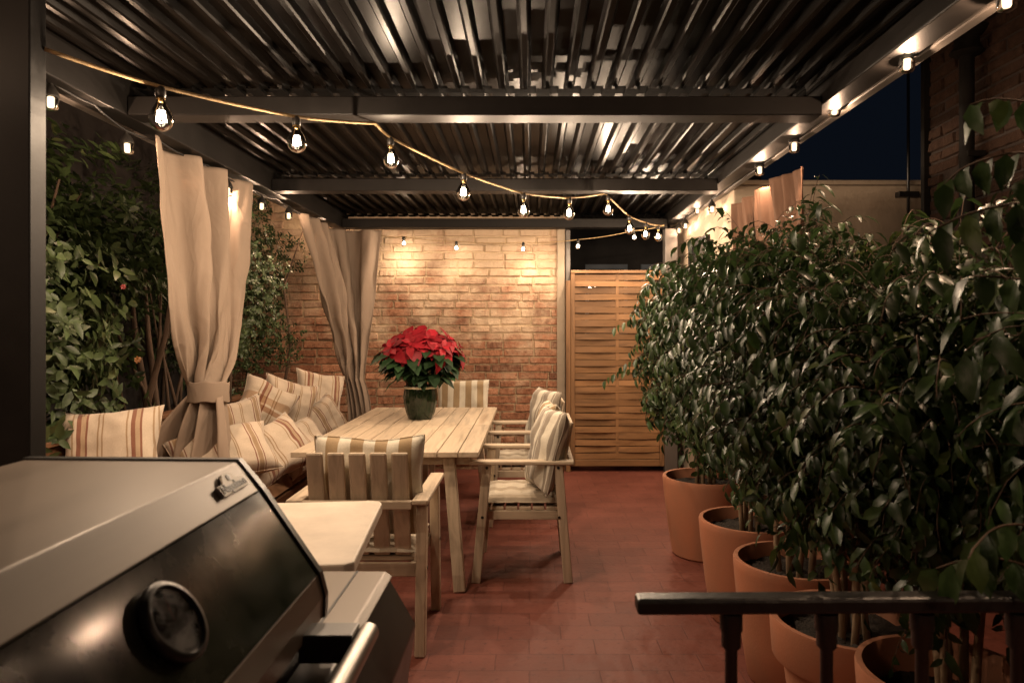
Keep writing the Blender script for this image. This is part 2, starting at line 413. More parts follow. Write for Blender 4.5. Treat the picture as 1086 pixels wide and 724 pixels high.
def bricks(x0, x1, z0, z1, y, bl=.30, bh=.078, jt=.013, depth=.014, seed=1, axis='x', jit=.0055):
    """rows of rough hand-made bricks standing a little proud of the mortar; axis says which way the wall runs"""
    rnd = random.Random(seed); mb = MB()
    z = z0; row = 0
    while z < z1 - .02:
        h = bh + rnd.uniform(-.006, .006)
        x = x0 - (bl / 2 if row % 2 else 0) + rnd.uniform(-.02, .02)
        while x < x1:
            l = bl * (rnd.choice([1, 1, 1, .96, 1.05, .55]) if rnd.random() < .4 else 1)
            a, b = max(x + jt / 2, x0), min(x + l - jt / 2, x1)
            if b - a > .03 and rnd.random() > .012:
                d = depth + rnd.uniform(-.006, .006)
                e = .006
                zz0, zz1 = z + jt / 2 + rnd.uniform(-.003, .003), min(z + h - jt / 2 + rnd.uniform(-.003, .003), z1)
                def q(u, w, dd):
                    j = lambda: rnd.uniform(-jit, jit)
                    return (a + u + j() if u >= 0 else b + u + j(), -(dd + j() * .6), zz0 + w + j() * .7 if w >= 0 else zz1 + w + j() * .7)
                k = 5                                    # cells along the brick so its face is not one flat plane
                vs = []
                for iz in range(2):
                    for ix in range(k + 1):
                        px_ = a + (b - a) * ix / k
                        vs.append((px_ + rnd.uniform(-.002, .002), 0, zz0 if iz == 0 else zz1))
                for iz in range(2):
                    for ix in range(k + 1):
                        t = ix / k
                        px_ = a + e + (b - a - 2 * e) * t
                        vs.append((px_ + rnd.uniform(-jit, jit) * .5, -(d + rnd.uniform(-jit, jit)), (zz0 + e if iz == 0 else zz1 - e) + rnd.uniform(-jit, jit) * .6))
                n = k + 1; fs = []
                for ix in range(k):
                    fs.append((2*n + ix, 2*n + ix + 1, 3*n + ix + 1, 3*n + ix))
                    fs.append((ix, ix + 1, 2*n + ix + 1, 2*n + ix))
                    fs.append((3*n + ix, 3*n + ix + 1, n + ix + 1, n + ix))
                fs.append((0, 2*n, 3*n, n)); fs.append((k, n + k, 3*n + k, 2*n + k))
                vs = [(p[0], p[1] - .006 * noise.noise(Vector((p[0] * 2.3, p[2] * 2.3, seed))), p[2] + .013 * noise.noise(Vector((p[0] * 1.3, p[2] * .8, seed + 9.)))) for p in vs]
                if axis == 'x': vs = [(p[0], y + p[1], p[2]) for p in vs]
                else: vs = [(y + p[1], -p[0], p[2]) for p in vs]      # wall plane x = y, face towards -x
                mb.add(vs, fs)
            x += l
        z += h; row += 1
    return mb

WY = 6.98
bw = thing('brick_wall', 'old warm brick back wall with worn limewash behind the table', 'brick wall')
MB().box((-3.3, WY, 0), (.335, WY + .3, 2.75)).build('mortar_bed', M['mortar'], bw)
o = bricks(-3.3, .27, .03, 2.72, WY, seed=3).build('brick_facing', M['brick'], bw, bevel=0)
MB().box((.255, WY - .045, 0), (.337, WY - .002, 2.74)).build('rendered_edge', M['plaster'], bw, bevel=.01)

# plaster outbuilding beside the gate
pb = thing('plaster_outbuilding', 'beige rendered outbuilding wall rising behind the potted trees', 'outbuilding')
MB().box((1.5, 5.25, 0), (3.4, 7.5, 2.44)).build('wall', M['plaster'], pb, bevel=.01)
MB().box((1.47, 5.22, 2.442), (3.43, 7.53, 2.475)).build('coping', M['plaster'], pb, bevel=.008)
wf = MB()
for lo, hi in (((1.47, 5.95, 1.2), (1.498, 6.0, 2.17)), ((1.47, 6.6, 1.2), (1.498, 6.65, 2.17)), ((1.47, 6.0, 2.12), (1.498, 6.6, 2.17)), ((1.47, 6.0, 1.2), (1.498, 6.6, 1.25))):
    wf.box(lo, hi)
wfo = wf.build('window', M['steel'], pb)
MB().box((1.485, 6.0, 1.25), (1.497, 6.6, 2.12)).build('pane', M['dark_glass'], wfo)

# dark brick house on the right
bb = thing('brick_house', 'tall dark brick house wall on the right edge beyond the trees', 'house')
MB().box((2.42, -1.5, 0), (5.5, 4.3, 5.2)).build('wall', M['mortar_dark'], bb)
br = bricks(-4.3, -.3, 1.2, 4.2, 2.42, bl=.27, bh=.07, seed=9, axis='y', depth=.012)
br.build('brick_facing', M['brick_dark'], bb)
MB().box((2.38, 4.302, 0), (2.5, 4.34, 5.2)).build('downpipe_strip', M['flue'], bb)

fp = thing('flue_pipe', 'dark metal flue pipe with cowl fixed to the dark brick house', 'flue', (2.33, 3.8, 0))
MB().tube([(0, 0, 1.9), (0, 0, 2.86)], .037, 16).build('pipe', M['flue'], fp, smooth=True, sharp=40)
MB().lathe([(.05, 2.84), (.085, 2.86), (.06, 2.9), (.06, 2.94), (.105, 2.985), (.10, 2.99), (.0, 3.05)], 20).build('cowl', M['flue'], fp, smooth=True, sharp=40)
MB().box((-.02, -.045, 2.3), (.075, .045, 2.33)).build('bracket', M['flue'], fp)

am = thing('aerial_mast', 'thin black mast strapped to the top of the beige outbuilding', 'mast', (2.76, 5.2, 0))
MB().tube([(0, 0, 1.9), (0, 0, 3.35)], .0105, 10).build('pole', M['iron'], am, smooth=True)
MB().box((-.075, -.015, 2.345), (.075, .045, 2.385)).build('bracket', M['iron'], am, bevel=.004)

# neighbour house beyond the gate
nb = thing('neighbour_house', 'dark neighbouring house seen over the wooden gate', 'house')
MB().box((-1.5, 10.5, 0), (3.4, 14, 3.9)).build('wall', M['dark_render'], nb)
for x0, x1 in ((.80, 1.42), (1.62, 2.25)):
    w = MB()
    w.box((x0, 10.44, 2.24), (x1, 10.498, 2.31)); w.box((x1 - .05, 10.44, 1.3), (x1, 10.498, 2.24)); w.box((x0, 10.44, 1.3), (x0 + .05, 10.498, 2.24)); w.box((x0, 10.44, 1.25), (x1, 10.498, 1.3))
    wo = w.build('window', M['frame_blue'], nb)
    MB().box((x0 + .05, 10.47, 1.3), (x1 - .05, 10.495, 2.24)).build('pane', M['dark_glass'], wo)
bf = thing('boundary_wall', 'dark boundary wall behind the shrubs on the left', 'wall')
MB().box((-3.65, -1, 0), (-3.4, 7.3, 3.3)).build('wall', M['dark_render'], bf)

# woven pine gate
gt = thing('slatted_gate', 'orange pine gate of woven horizontal slats beside the brick wall', 'gate')
GX0, GX1, GY, GZ0, GZ1 = .385, 1.285, 6.88, .055, 1.91
fr = MB()
MB().box((GX0, GY - .035, GZ0), (GX0 + .04, GY + .035, GZ1)).build('stile', M['pine_z'], gt, bevel=.003)
MB().box((GX1 - .04, GY - .035, GZ0), (GX1, GY + .035, GZ1)).build('stile', M['pine_z'], gt, bevel=.003)
MB().box((GX0, GY - .04, GZ1 + .001), (GX1, GY + .04, GZ1 + .03)).build('top_rail', M['pine_x'], gt, bevel=.003)
MB().box((GX0 + .042, GY - .03, GZ0), (GX1 - .042, GY + .03, GZ0 + .06)).build('bottom_rail', M['pine_x'], gt, bevel=.003)
sl = MB()
nsl = 28; gz = GZ0 + .064; pit = (GZ1 - gz) / nsl
xm = (GX0 + GX1) / 2
rnd = random.Random(5)
for i in range(nsl):
    z0 = gz + i * pit; ph = 1 if i % 2 else -1
    k = 20; ve, fe = [], []
    tilt = rnd.uniform(-.007, .007); bow = rnd.uniform(.010, .017); gap = rnd.uniform(.002, .009)
    for j in range(k + 1):
        u = j / k; x = GX0 + .042 + (GX1 - GX0 - .084) * u
        yo = GY + ph * (bow * math.sin(2 * PI * u)) * (1 if True else 0) + ph * .004
        for (dy, dz) in ((-.005, .001), (-.005, pit - gap), (.005, pit - gap), (.005, .001)):
            ve.append((x, yo + dy, z0 + dz + tilt * (u - .5)))
    for j in range(k):
        for c in range(4):
            a = j*4 + c; b = j*4 + (c+1) % 4
            fe.append((a, a + 4, b + 4, b))
    fe += [(0, 1, 2, 3), (k*4 + 3, k*4 + 2, k*4 + 1, k*4)]
    sl.add(ve, fe)
sl.build('slats', M['pine_x'], gt)
MB().box((xm - .014, GY - .006, GZ0 + .06), (xm + .014, GY + .006, GZ1)).build('weaving_lath', M['pine_z'], gt)
gp = MB().box((.338, 6.84, 0), (.382, 6.90, 1.84)).build('gate_post', M['pine_z'], None, bevel=.003)
tag(gp, 'narrow orange pine board standing between brick wall and gate', 'gate post', kind='thing')

# ------------------------------------------------------------------ pergola
pg = thing('pergola', 'dark steel pergola with ribbed metal roof over the terrace', 'pergola')
XL, XR, ZB = -1.8, 1.3, 2.34
RY0, RY1 = .7, 6.96
def rib_roof():
    mb = MB(); prof = []
    x = XL - .1; z = 2.475
    while x < XR + .15:
        prof += [(x, z + .03), (x + .050, z + .03), (x + .060, z + .006), (x + .066, z), (x + .084, z), (x + .090, z + .006)]
        x += .1
    n = len(prof); ys = [RY0, 2.4, 4.2, 6.0, RY1]
    vs = [(px_, y, pz) for y in ys for px_, pz in prof]
    fs = [(j*n + i, (j+1)*n + i, (j+1)*n + i + 1, j*n + i + 1) for j in range(len(ys)-1) for i in range(n-1)]
    return mb.add(vs, fs)
rib_roof().build('roof_sheet', M['roof'], pg, solid=.002)
for y0, y1 in ((1.25, 1.38), (3.165, 3.295), (4.93, 5.06), (6.76, 6.90)):
    b = MB(); b.box((XL + .002, y0, ZB), (XR - .002, y1, ZB + .085))
    bo = b.build('cross_beam', M['steel'], pg, bevel=.006)
    # closure strip with a tooth in every rib, between beam and sheet
    pr = [(XL + .03, ZB + .087)]
    x = XL + .03
    top = []
    while x < XR - .12:
        top += [(x, ZB + .121), (x + .055, ZB + .121), (x + .056, ZB + .134), (x + .094, ZB + .134), (x + .095, ZB + .121)]; x += .1
    pr = [(XL + .03, ZB + .087), (x, ZB + .087), (x, ZB + .121)] + top[::-1]
    nn = len(pr); c = MB()
    vs = [(p[0], yy, p[1]) for yy in (y0 + .012, y1 - .012) for p in pr]
    c.add(vs, [(i, (i + 1) % nn, (i + 1) % nn + nn, i + nn) for i in range(nn)])
    c.build('rib_closure', M['foam'], bo)
for x0, x1, s in ((XL - .11, XL, -1), (XR, XR + .11, 1)):
    zb_ = ZB + (.05 if s > 0 else 0)
    MB().box((x0, RY0, zb_), (x1, RY1 - .02, ZB + .20)).build('side_beam', M['steel'], pg, bevel=.006)
    xa = x0 - .075 if s < 0 else x1 + .03
    b = MB(); b.box((xa, RY0, zb_ + .01), (xa + .045, RY1 - .1, zb_ + .07))
    ro = b.build('curtain_rail', M['steel_grey'], pg, bevel=.006)
    for y in (1.3, 3.2, 5.0, 6.7):
        lo_, hi_ = (x1, xa) if s > 0 else (xa + .045, x0)
        MB().box((lo_ + .001, y, zb_ + .02), (hi_ - .001, y + .03, zb_ + .05)).build('rail_bracket', M['steel'], ro)
MB().box((XR - .015, 6.80, 0), (XR + .105, 6.93, ZB - .002)).build('post', M['steel_grey'], pg, bevel=.006)
MB().box((.340, 6.91, 0), (.383, 6.97, ZB - .002)).build('post', M['steel_grey'], pg, bevel=.004)
MB().box((-1.585, 2.0, 0), (-1.41, 2.07, 2.474)).build('post', M['post_shaded'], pg, bevel=.004)

# ------------------------------------------------------------------ curtains
def smooth(t): t = max(0, min(1, t)); return t * t * (3 - 2 * t)
def curtain(name, label, cat, path, ztop, tie, ztie, bot, zbot, folds, mat_, wt=.2, wb=.5, seed=0, wdir=(0, 1), bdir=None, power=2.2, lin=.2, amp0=.03, sag=0., tie_r=.105, wexp=.6):
    root = thing(name, label, cat, (0, 0, 0))
    pts = [Vector(p) for p in path]
    seg = [(pts[i+1] - pts[i]).length for i in range(len(pts) - 1)]; tot = sum(seg)
    def along(u):
        s = u * tot
        for i, l in enumerate(seg):
            if s <= l or i == len(seg) - 1:
                t = s / l; d = (pts[i+1] - pts[i]).normalized()
                return pts[i].lerp(pts[i+1], t), Vector((d.y, -d.x))
            s -= l
    wd = Vector(wdir).normalized(); wn = Vector((wd.y, -wd.x))
    bd = Vector(bdir if bdir else wdir).normalized(); bn = Vector((bd.y, -bd.x))
    tie, bot = Vector(tie), Vector(bot)
    nu, nv = 130, 90
    frac = (ztop - ztie) / (ztop - zbot)
    def fn(u, v):
        p0, n0 = along(u)
        uu = u + .035 * math.sin(2 * PI * (u * 1.3 + seed)) + .012 * math.sin(2 * PI * (3 * u + v * .4))
        wav = math.sin(2 * PI * folds * uu + seed)
        wav = math.copysign(abs(wav) ** wexp, wav)
        fine = noise.noise(Vector((u * 9, v * 3, seed * 3.1))) * .026 + noise.noise(Vector((u * 22 + v * 6, v * 8 - u * 5, seed))) * .010
        ptop = p0 + n0 * (amp0 * wav)
        ct = abs(2 * u - 1)
        ptie = tie + wd * ((u - .5) * wt) + wn * (wt * .42 * wav * math.sqrt(max(.08, 1 - ct * ct)))
        pbot = bot + bd * ((u - .5) * wb) + bn * (wb * .20 * wav + .02)
        if v <= frac:
            t = v / frac
            s = t ** power * (1 - lin) + lin * t
            p = ptop.lerp(ptie, s)
            p = p + n0 * (fine * (1 + 2.2 * s) * (1 - .75 * min(1, s) ** 6))
            bl = math.sin(PI * min(1, t * 1.02)) * .05
            p = p + n0 * (bl * math.sin(PI * u))
            z = ztop - (ztop - ztie) * t - sag * math.sin(PI * u) * (1 - t)
        else:
            t = (v - frac) / (1 - frac)
            s = 1 - (1 - t) ** 2
            p = ptie.lerp(pbot, s) + bn * fine * 2 * t
            z = ztie - (ztie - zbot) * t
        return (p.x, p.y, z)
    MB().grid(fn, nu, nv).build('cloth', mat_, root, smooth=True, solid=.003)
    if tie_r:
        b = MB(); n = 40
        rings = [(-.055, .99), (-.05, 1.0), (0, .97), (.05, 1.0), (.055, .99)]
        vs = []
        for dz, k in rings:
            for i in range(n):
                a = 2 * PI * i / n
                q = tie + wd * (math.cos(a) * wt * .54 * k) + wn * (math.sin(a) * wt * .53 * k)
                vs.append((q.x, q.y, ztie + dz + .012 * math.sin(a + .5) + .003 * math.sin(7 * a)))
        fs = [(j*n + i, j*n + (i+1) % n, (j+1)*n + (i+1) % n, (j+1)*n + i) for j in range(len(rings)-1) for i in range(n)]
        b.add(vs, fs); b.build('tieback', mat_, root, smooth=True, solid=.006)
        q = tie + wn * 0
        e = MB()
        a0 = -.9
        for da in (0,):
            c = tie + wd * (math.cos(a0) * wt * .66) + wn * (math.sin(a0) * wt * .58)
    return root
curtain('curtain', 'long beige curtain tied in the middle, nearest the shrub on the left', 'curtain',
        [(-1.86, 3.42), (-1.86, 4.62)], ZB - .02, (-1.80, 3.97), 1.03, (-1.86, 3.95), .46, 3.4, M['linen'],
        wt=.20, wb=.58, seed=.3, wdir=(1, -.25), power=5.0, lin=.42, amp0=.06)
curtain('curtain', 'beige curtain gathered in the corner against the brick wall', 'curtain',
        [(-1.86, 5.72), (-1.84, 6.62), (-1.74, 6.74), (-1.42, 6.72)], ZB - .03, (-1.60, 6.45), .93, (-1.55, 6.5), .47, 4.6, M['linen'],
        wt=.17, wb=.20, seed=.8, wdir=(1, -.2), power=2.5, lin=.80, amp0=.05, tie_r=0)
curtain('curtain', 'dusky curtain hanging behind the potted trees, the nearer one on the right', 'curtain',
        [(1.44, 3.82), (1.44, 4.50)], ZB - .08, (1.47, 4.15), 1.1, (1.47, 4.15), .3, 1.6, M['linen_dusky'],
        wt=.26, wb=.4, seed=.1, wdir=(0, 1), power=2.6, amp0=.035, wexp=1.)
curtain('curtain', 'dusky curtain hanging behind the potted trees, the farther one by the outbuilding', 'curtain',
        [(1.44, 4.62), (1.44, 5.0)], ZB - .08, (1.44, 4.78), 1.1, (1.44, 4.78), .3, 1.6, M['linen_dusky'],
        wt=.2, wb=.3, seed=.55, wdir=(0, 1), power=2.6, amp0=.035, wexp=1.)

# ------------------------------------------------------------------ string lights
def lamp(parent, loc, watts, col, r=.02):
    l = bpy.data.lights.new('bulb_lamp', 'POINT'); l.energy = watts; l.color = col; l.shadow_soft_size = r
    o = bpy.data.objects.new('bulb_lamp', l); C.objects.link(o); o.parent = parent; o.location = loc
    return o
WARM = (1., .735, .505); AMB = (1., .645, .41)

def sag_line(pts, sag, n=10):
    out = []
    for i in range(len(pts) - 1):
        a, b = Vector(pts[i]), Vector(pts[i+1])
        for k in range(n):
            t = k / n; p = a.lerp(b, t); p.z -= sag * 4 * t * (1 - t); out.append(p)
    out.append(Vector(pts[-1])); return out

protos = {}
def round_bulb_parts(parent, loc, rz, tilt):
    """clear round bulb: glass envelope, filament and socket"""
    if 'round' not in protos:
        g = MB().lathe([(.013, -.035), (.0145, -.048), (.020, -.062), (.030, -.078), (.0375, -.096), (.0378, -.110), (.033, -.127), (.022, -.140), (.009, -.146), (0, -.147)], 28)
        go = g.build('bulb', M['glass'], parent, smooth=True)
        s = MB().lathe([(.0, .004), (.008, .002), (.013, -.004), (.0165, -.012), (.0165, -.032), (.014, -.036), (0, -.036)], 18)
        s.build('socket', M['socket'], go, smooth=True, sharp=40)
        c = MB().lathe([(.0135, -.0362), (.0142, -.041), (.0135, -.046), (.0142, -.050), (.012, -.053), (0, -.053)], 18)
        c.build('screw_cap', M['brass'], go, smooth=True)
        f = MB()
        for k in range(6):
            a = 2 * PI * k / 6
            f.tube([(.009 * math.cos(a), .009 * math.sin(a), -.078), (.0145 * math.cos(a), .0145 * math.sin(a), -.116)], .0029, 6)
        f.build('filament', M['filament'], go)
        MB().lathe([(0, -.053), (.0065, -.054), (.004, -.066), (.0035, -.108), (.012, -.1175), (0, -.119)], 14).build('uplight_shield', M['socket'], go, smooth=True)  # opaque core added to block the lamp's upward light from the roof
        protos['round'] = go
        o = go
    else:
        o = copy_tree(protos['round'], parent)
    o.location = loc; o.rotation_euler = (tilt, tilt * .6, rz)
    return o
def lantern_parts(parent, loc, rz, tilt):
    if 'lantern' not in protos:
        g = MB().lathe([(.026, -.045), (.0275, -.06), (.0275, -.085), (.024, -.098), (.012, -.103), (0, -.104)], 24)
        go = g.build('bulb', M['glass'], parent, smooth=True)
        s = MB().lathe([(0, .006), (.007, .005), (.008, -.006), (.016, -.014), (.024, -.028), (.030, -.044), (.030, -.049), (.012, -.0495), (0, -.0495)], 20)
        s.build('socket', M['socket'], go, smooth=True, sharp=40)
        f = MB().lathe([(.0100, -.0497), (.0125, -.053), (.0125, -.086), (.010, -.091), (0, -.092)], 18)
        f.build('filament', M['glow'], go, smooth=True)
        protos['lantern'] = go
        o = go
    else:
        o = copy_tree(protos['lantern'], parent)
    o.location = loc; o.rotation_euler = (tilt, tilt * .5, rz)
    return o
def small_bulb_parts(parent, loc, rz, tilt):
    if 'small' not in protos:
        g = MB().lathe([(.011, -.030), (.016, -.042), (.0235, -.060), (.0235, -.068), (.018, -.083), (.007, -.09), (0, -.091)], 22)
        go = g.build('bulb', M['glass'], parent, smooth=True)
        s = MB().lathe([(0, .004), (.010, .002), (.013, -.006), (.013, -.030), (0, -.031)], 16)
        s.build('socket', M['socket'], go, smooth=True, sharp=40)
        f = MB().lathe([(0, -.080), (.012, -.077), (.0195, -.065), (.0145, -.051), (0, -.045)], 16)
        f.build('filament', M['frost'], go, smooth=True)
        protos['small'] = go
        o = go
    else:
        o = copy_tree(protos['small'], parent)
    o.location = loc; o.rotation_euler = (tilt, tilt * .5, rz)
    return o

# jute rope with ten clear bulbs, crossing the roof from the near post to the far right corner
ra = thing('string_lights', 'jute rope of clear round bulbs crossing diagonally under the roof', 'string lights')
h0, h1, h2, h3 = P(47, 52, 2.06), P(398, 131, 3.28), P(642, 205, 5.06), P(704, 239, 6.75)
spec = [(170, 92, 2.36), (314, 124, 2.87), None, (414, 146, 3.37), (492, 184, 3.82), (555, 205, 4.29), (604, 210, 4.74), None, (667, 229, 5.66), (684.6, 236, 6.16), (698, 239, 6.5)]
rope = [h0]
anchors = []
for s in spec:
    if s is None: rope.append(h1 if len(anchors) == 2 else h2)
    else:
        p = P(*s); rope.append(p); anchors.append(p)
rope.append(h3)
anchors.insert(6, P(645, 207, 5.10))
MB().tube(sag_line(rope, .004, 6), .0065, 8).build('rope', M['jute'], ra, smooth=True)
rnd = random.Random(2)
W_A = [26, 38, 40, 40, 40, 40, 34, 26, 16, 11]
for p, w in zip(anchors, W_A):
    round_bulb_parts(ra, p, rnd.uniform(0, 6), rnd.uniform(-.06, .06))
    lamp(ra, p + Vector((0, 0, -.124)), w, WARM, .008)
# wall string
wa = thing('string_lights', 'short string of small glowing bulbs along the brick wall', 'string lights')
ws = [(428, 251, 6.74), (484, 256, 6.74), (555, 257, 6.74), (613, 254, 6.72), (672, 244.5, 6.68)]
wp = [P(402, 249, 6.82)] + [P(*s) for s in ws] + [P(704, 238.5, 6.68)]
MB().tube(sag_line(wp, .012, 6), .004, 6).build('cable', M['jute'], wa, smooth=True)
for s in ws:
    p = P(*s); small_bulb_parts(wa, p, rnd.uniform(0, 6), rnd.uniform(-.1, .1)); lamp(wa, p + Vector((0, 0, -.086)), 17, WARM, .005)
# lantern strings along the side beams; unseen brighter lanterns added nearer the camera as foreground fill
def lantern_string(label, x, ds, zs, w, w_near):
    t = thing('string_lights', label, 'string lights')
    pts = [Vector((x, d, z + .07)) for d, z in zip(ds, zs)]
    cab = []
    for i, p in enumerate(pts):
        if i:
            m_ = (pts[i-1] + p) / 2; cab.append(m_ + Vector((rnd.uniform(-.02, .02), 0, rnd.uniform(.01, .025))))
        cab.append(p + Vector((0, 0, .008)))
    MB().tube(sag_line(cab, .006, 4), .0045, 6).build('cable', M['black_rubber'], t, smooth=True)
    for p in pts:
        lantern_parts(t, p, rnd.uniform(0, 6), rnd.uniform(-.12, .12)); lamp(t, p + Vector((0, 0, -.0985)), w_near if p.y < 2.2 else (w if p.y < 5.2 or x < 0 else w * .5), AMB, .005)
    return t
lantern_string('string of caged lantern bulbs under the left roof beam', -1.86, [-.6, .1, .8, 1.5, 2.755, 3.27, 3.84, 4.37, 4.92, 5.457, 6.02, 6.50],
               [2.25] * 4 + [2.268, 2.22, 2.238, 2.229, 2.229, 2.247, 2.18, 2.21], 17, 52)
lantern_string('string of caged lantern bulbs under the right roof beam', 1.40, [-.6, .1, .8, 1.5, 2.1, 2.64, 3.27, 3.78, 4.36, 5.50, 6.0, 6.45, 6.72],
               [2.36] * 5 + [2.372, 2.395, 2.355, 2.355, 2.305, 2.375, 2.31, 2.305], 15, 33)

# ------------------------------------------------------------------ table and chairs
TX0, TX1, TY0, TY1, TZ = -1.275, -.275, 3.76, 5.85, .735
tb = thing('dining_table', 'long pale slatted wooden table with splayed legs', 'table', ((TX0 + TX1) / 2, (TY0 + TY1) / 2, 0))
hw, hl = (TX1 - TX0) / 2, (TY1 - TY0) / 2
npl = 9; g = .006; edge = .05
tp = MB()
pw = (2 * hw) / npl
for i in range(npl):
    for a, b in ((-hl, -.003), (.003, hl)):
        tp.box((-hw + i * pw + g / 2, a, TZ - .028), (-hw + (i + 1) * pw - g / 2, b, TZ))
tp.build('tabletop', M['wood_y'], tb, bevel=.003)
ap = MB()
for y in (-hl + .10, -.04, hl - .16): ap.box((-hw + .06, y, TZ - .085), (hw - .06, y + .05, TZ - .030))
ap.box((-hw + .08, -hl + .16, TZ - .080), (-hw + .12, hl - .18, TZ - .032)); ap.box((hw - .12, -hl + .16, TZ - .080), (hw - .08, hl - .18, TZ - .032))
ap.build('apron', M['wood_x'], tb, bevel=.003)
for sx in (-1, 1):
    for sy in (-1, 1):
        l = MB(); l.beam((sx * (hw - .17), sy * (hl - .10), TZ - .03), (sx * (hw - .10), sy * (hl - .0), 0), .062, .062, up=(0, 1, 0))
        l.build('leg', M['wood_z'], tb, bevel=.006)

CW = .60
def make_chair(label):
    t = thing('garden_armchair', label, 'armchair', group='wooden armchairs round the dining table')
    w = CW / 2
    for sx in (-1, 1):
        x = sx * (w - .035)
        l = MB().beam((x, .19, .645), (x, .25, 0), .045, .05, up=(0, 1, 0)); l.build('leg', M['wood_z'], t, bevel=.005)
        l = MB().beam((x, -.20, .645), (x, -.255, 0), .045, .05, up=(0, 1, 0)); l.build('leg', M['wood_z'], t, bevel=.005)
        a = MB().box((sx * w - (.068 if sx > 0 else 0), -.285, .646), (sx * w + (.068 if sx < 0 else 0), .29, .668)); a.build('armrest', M['wood_y'], t, bevel=.006)
        r = MB().box((x - .013 - sx * .037, -.20, .335), (x + .013 - sx * .037, .22, .385)); r.build('seat_rail', M['wood_y'], t, bevel=.004)
        for (yy, zz) in ((-.205, .36), (.215, .36), (-.20, .63), (.19, .63)):
            k = MB().tube([(x + sx * .0226, yy, zz), (x + sx * .0245, yy, zz)], .008, 12); k.build('bolt', M['iron'], t, smooth=True, sharp=40)
    s = MB()
    for i in range(6):
        y = -.20 + i * .075; s.box((-w + .07, y, .387), (w - .07, y + .064, .405))
    s.build('seat', M['wood_x'], t, bevel=.003)
    MB().box((-w + .06, .205, .325), (w - .06, .228, .384)).build('front_rail', M['wood_x'], t, bevel=.004)
    MB().box((-w + .06, -.225, .325), (w - .06, -.203, .384)).build('rear_rail', M['wood_x'], t, bevel=.004)
    MB().box((-w + .068, -.287, .628), (w - .068, -.262, .664)).build('back_rail', M['wood_x'], t, bevel=.004)
    b = MB()
    for i in range(5):
        x = (i - 2) * .090; top = .868
        b.beam((x, -.190, .41), (x, -.278, top), .072, .019, up=(0, 1, 0))
    b.build('backrest', M['wood_z'], t, bevel=.009)
    return t
chair = make_chair('pale wooden armchair seen from behind at the near end of the table')
chair.location = (-.735, 3.28, 0)
CH = [((-.05, 4.16, 0), R(90), 'pale wooden armchair on the right of the table with its full legs showing'),
      ((-.05, 5.25, 0), R(92), 'pale wooden armchair on the right of the table, half hidden behind the nearer one'),
      ((-.62, 6.18, 0), R(181), 'pale wooden armchair at the far end of the table by the brick wall')]
chairs = [chair]
for loc, rz, lab in CH:
    c = copy_tree(chair); c.location = loc; c.rotation_euler = (0, 0, rz); c['label'] = lab; chairs.append(c)

def cushion_mesh(w, h, t, seed=0, pinch=.12, flop=0., n=26):
    """a filled cushion: pinched corners, soft wrinkles; local x = width, z = height, y = thickness"""
    mb = MB()
    def side(sg):
        def fn(u, v):
            a, b = 2 * u - 1, 2 * v - 1
            ea, eb = 1 - abs(a) ** 2.6, 1 - abs(b) ** 2.6
            th = (max(0, ea) * max(0, eb)) ** .42 * t / 2
            x = a * w / 2 * (1 - pinch * (1 - abs(b) ** 1.2) * abs(a) ** 3 * .55)
            z = b * h / 2 * (1 - pinch * (1 - abs(a) ** 1.2) * abs(b) ** 3 * .55)
            r = math.hypot(a, b)
            nz = noise.noise(Vector((a * 1.7 + seed * 5.3, b * 1.7, sg * 2.0 + seed))) * .022 + noise.noise(Vector((a * 5 + seed, b * 5, sg + seed * 2.2))) * .008
            k = min(1, (1 - max(abs(a), abs(b))) * 5)
            y = sg * th + nz * k
            z += flop * (a * a) * h + noise.noise(Vector((a * 1.4, seed * 3, 1))) * .012
            x += noise.noise(Vector((b * 1.4, seed * 4, 7))) * .012
            y += .02 * noise.noise(Vector((a * 1.2, b * 1.2, seed)))
            return (x, y, z)
        return fn
    nv = n
    f1 = side(1); f2 = side(-1)
    mb.grid(lambda u, v: f2(u, v), n, n)
    mb.grid(lambda u, v: f1(1 - u, v), n, n)
    return mb
def finish(o):
    bm = bmesh.new(); bm.from_mesh(o.data); bmesh.ops.remove_doubles(bm, verts=bm.verts, dist=.0006); bm.normal_update(); bm.to_mesh(o.data); bm.free()
def cushion(name, label, cat, loc, rot, w, h, t, mat_, seed, group=None, pipe=None, pinch=.12, flop=0.):
    o = cushion_mesh(w, h, t, seed, pinch, flop).build(name, mat_, None, smooth=True)
    finish(o)
    o.data.polygons.foreach_set('use_smooth', [True] * len(o.data.polygons))
    bm = bmesh.new(); bm.from_mesh(o.data); bm.verts.ensure_lookup_table()
    nq = 26; per = [(i / nq, 0) for i in range(nq)] + [(1, i / nq) for i in range(nq)] + [(1 - i / nq, 1) for i in range(nq)] + [(0, 1 - i / nq) for i in range(nq)]
    bm.free()
    ref = cushion_mesh(w, h, t, seed, pinch, flop).v
    ring = [Vector(ref[round(v * nq) * (nq + 1) + round(u * nq)]) for u, v in per]
    MB().tube(ring + [ring[0]], .0028, 6).build('piping', mat_, o, smooth=True)
    o.location = loc; o.rotation_euler = rot
    tag(o, label, cat, group, 'thing')
    return o

def rotm(yaw, lean, roll): # roll in the cushion's plane, then lean back, then turn
    return (Matrix.Rotation(yaw, 3, 'Z') @ Matrix.Rotation(lean, 3, 'X') @ Matrix.Rotation(roll, 3, 'Y')).to_euler()

